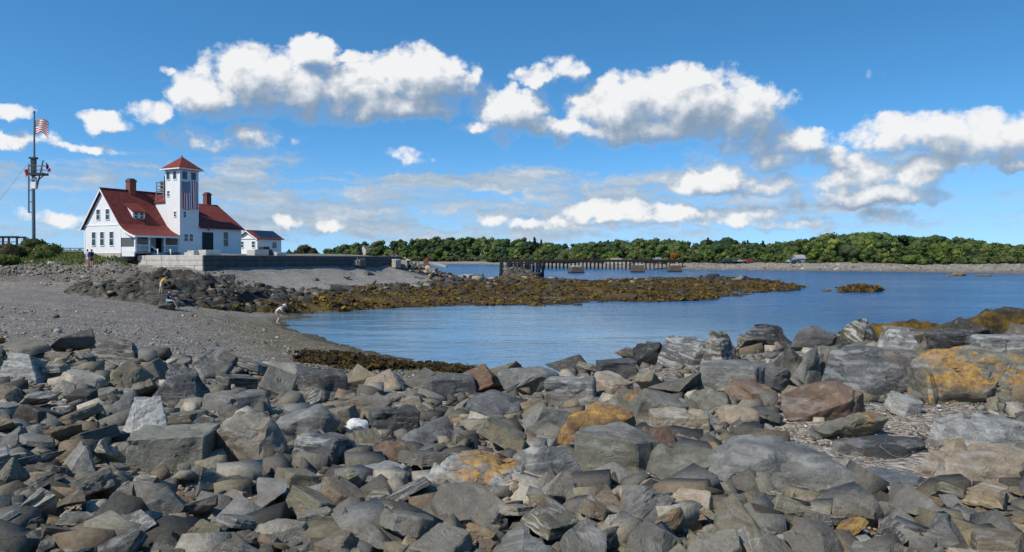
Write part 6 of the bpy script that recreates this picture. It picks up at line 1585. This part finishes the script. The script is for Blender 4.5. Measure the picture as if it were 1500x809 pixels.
# climber in yellow, leaning to the right over the ledge
D = 52.0; zf = EYE - (431 - HY) * D / F
p = at(236, D); p.z = zf
person(p, -1.0, 'person in a bright yellow shirt and pale shorts stooping on the dark ledge', (.85, .50, .01), (.55, .58, .45), hair=(.012, .01, .01), scale=.86,
    pose=dict(waist=(0, .06, 1.06), chest=(0, .20, 1.22), neck=(0, .33, 1.33), head=(0, .44, 1.42), top=(0, .50, 1.50), chin=(0, .50, 1.36), sL=(-.18, .26, 1.30), sR=(.18, .26, 1.30), eL=(-.23, .36, 1.02), wL=(-.20, .50, .82), eR=(.23, .34, 1.02), wR=(.2, .48, .82), kL=(-.10, .08, .50), kR=(.11, -.06, .50), aL=(-.1, .05, .08), tL=(-.12, .22, .03), aR=(.11, -.16, .10), tR=(.12, 0, .03)))
fb = link('foot_rock', make_rock(8101, 'block', (1.7, 1.4, max(.6, zf - hz(p.x, p.y) + .3)), .14)); fb.location = (p.x, p.y + .2, (zf + hz(p.x, p.y) - .3) / 2 - .02); fb.color = (.075, .07, .06, 1); fb['lichen'] = 0.0; fb['strata'] = .3; props(fb, 'dark block of ledge under the feet of the person in yellow', 'rock')
# sitter in navy
D = 47.6; p = at(244.5, D); zf = hz(p.x, p.y) + .02; p.z = zf
person(p, -1.25, 'person in a navy shirt and light blue shorts sitting on a rock of the ledge', (.02, .035, .09), (.33, .55, .60), hair=(.06, .04, .03), scale=.92,
    pose=dict(pelvis=(0, 0, .58), waist=(0, .05, .74), chest=(0, .10, .94), neck=(0, .15, 1.11), head=(0, .22, 1.25), top=(0, .22, 1.34), chin=(0, .29, 1.18), sL=(-.18, .13, 1.05), sR=(.18, .13, 1.05), eL=(-.22, .26, .82), wL=(-.10, .48, .76), eR=(.23, .28, .80), wR=(.08, .50, .70),
    hL=(-.10, .04, .56), kL=(-.13, .44, .60), aL=(-.12, .62, .22), tL=(-.12, .80, .14), hR=(.10, .04, .56), kR=(.13, .46, .54), aR=(.12, .66, .10), tR=(.13, .84, .04)))
fb = link('seat_rock', make_rock(8102, 'boulder', (1.1, 1.0, .62), .14)); fb.location = (p.x - .12, p.y + .15, zf + .14); fb.color = (.06, .055, .045, 1); fb['lichen'] = 0.0; fb['strata'] = .3; props(fb, 'low dark rock under the person in navy', 'rock')
# bather bending at the water's edge
D = 49.5; p = at(407, D); p.z = hz(p.x, p.y) + .02
person(p, -1.35, 'person in a pale hat and white top bending forward at the edge of the water', (.66, .64, .70), (.42, .27, .19), hair=(.10, .07, .05), hat=(.62, .55, .50),
    pose=dict(pelvis=(0, -.14, .80), waist=(0, -.02, .93), chest=(0, .16, 1.05), neck=(0, .31, 1.13), head=(0, .42, 1.20), top=(0, .47, 1.28), chin=(0, .47, 1.12), sL=(-.18, .20, 1.10), sR=(.18, .20, 1.10), eL=(-.22, .30, .84), wL=(-.16, .46, .70), eR=(.22, .30, .84), wR=(.16, .46, .70),
    hL=(-.1, -.12, .77), kL=(-.11, .08, .44), aL=(-.11, -.12, .08), tL=(-.12, .06, .03), hR=(.1, -.12, .77), kR=(.11, .12, .44), aR=(.11, -.04, .08), tR=(.12, .14, .03)))
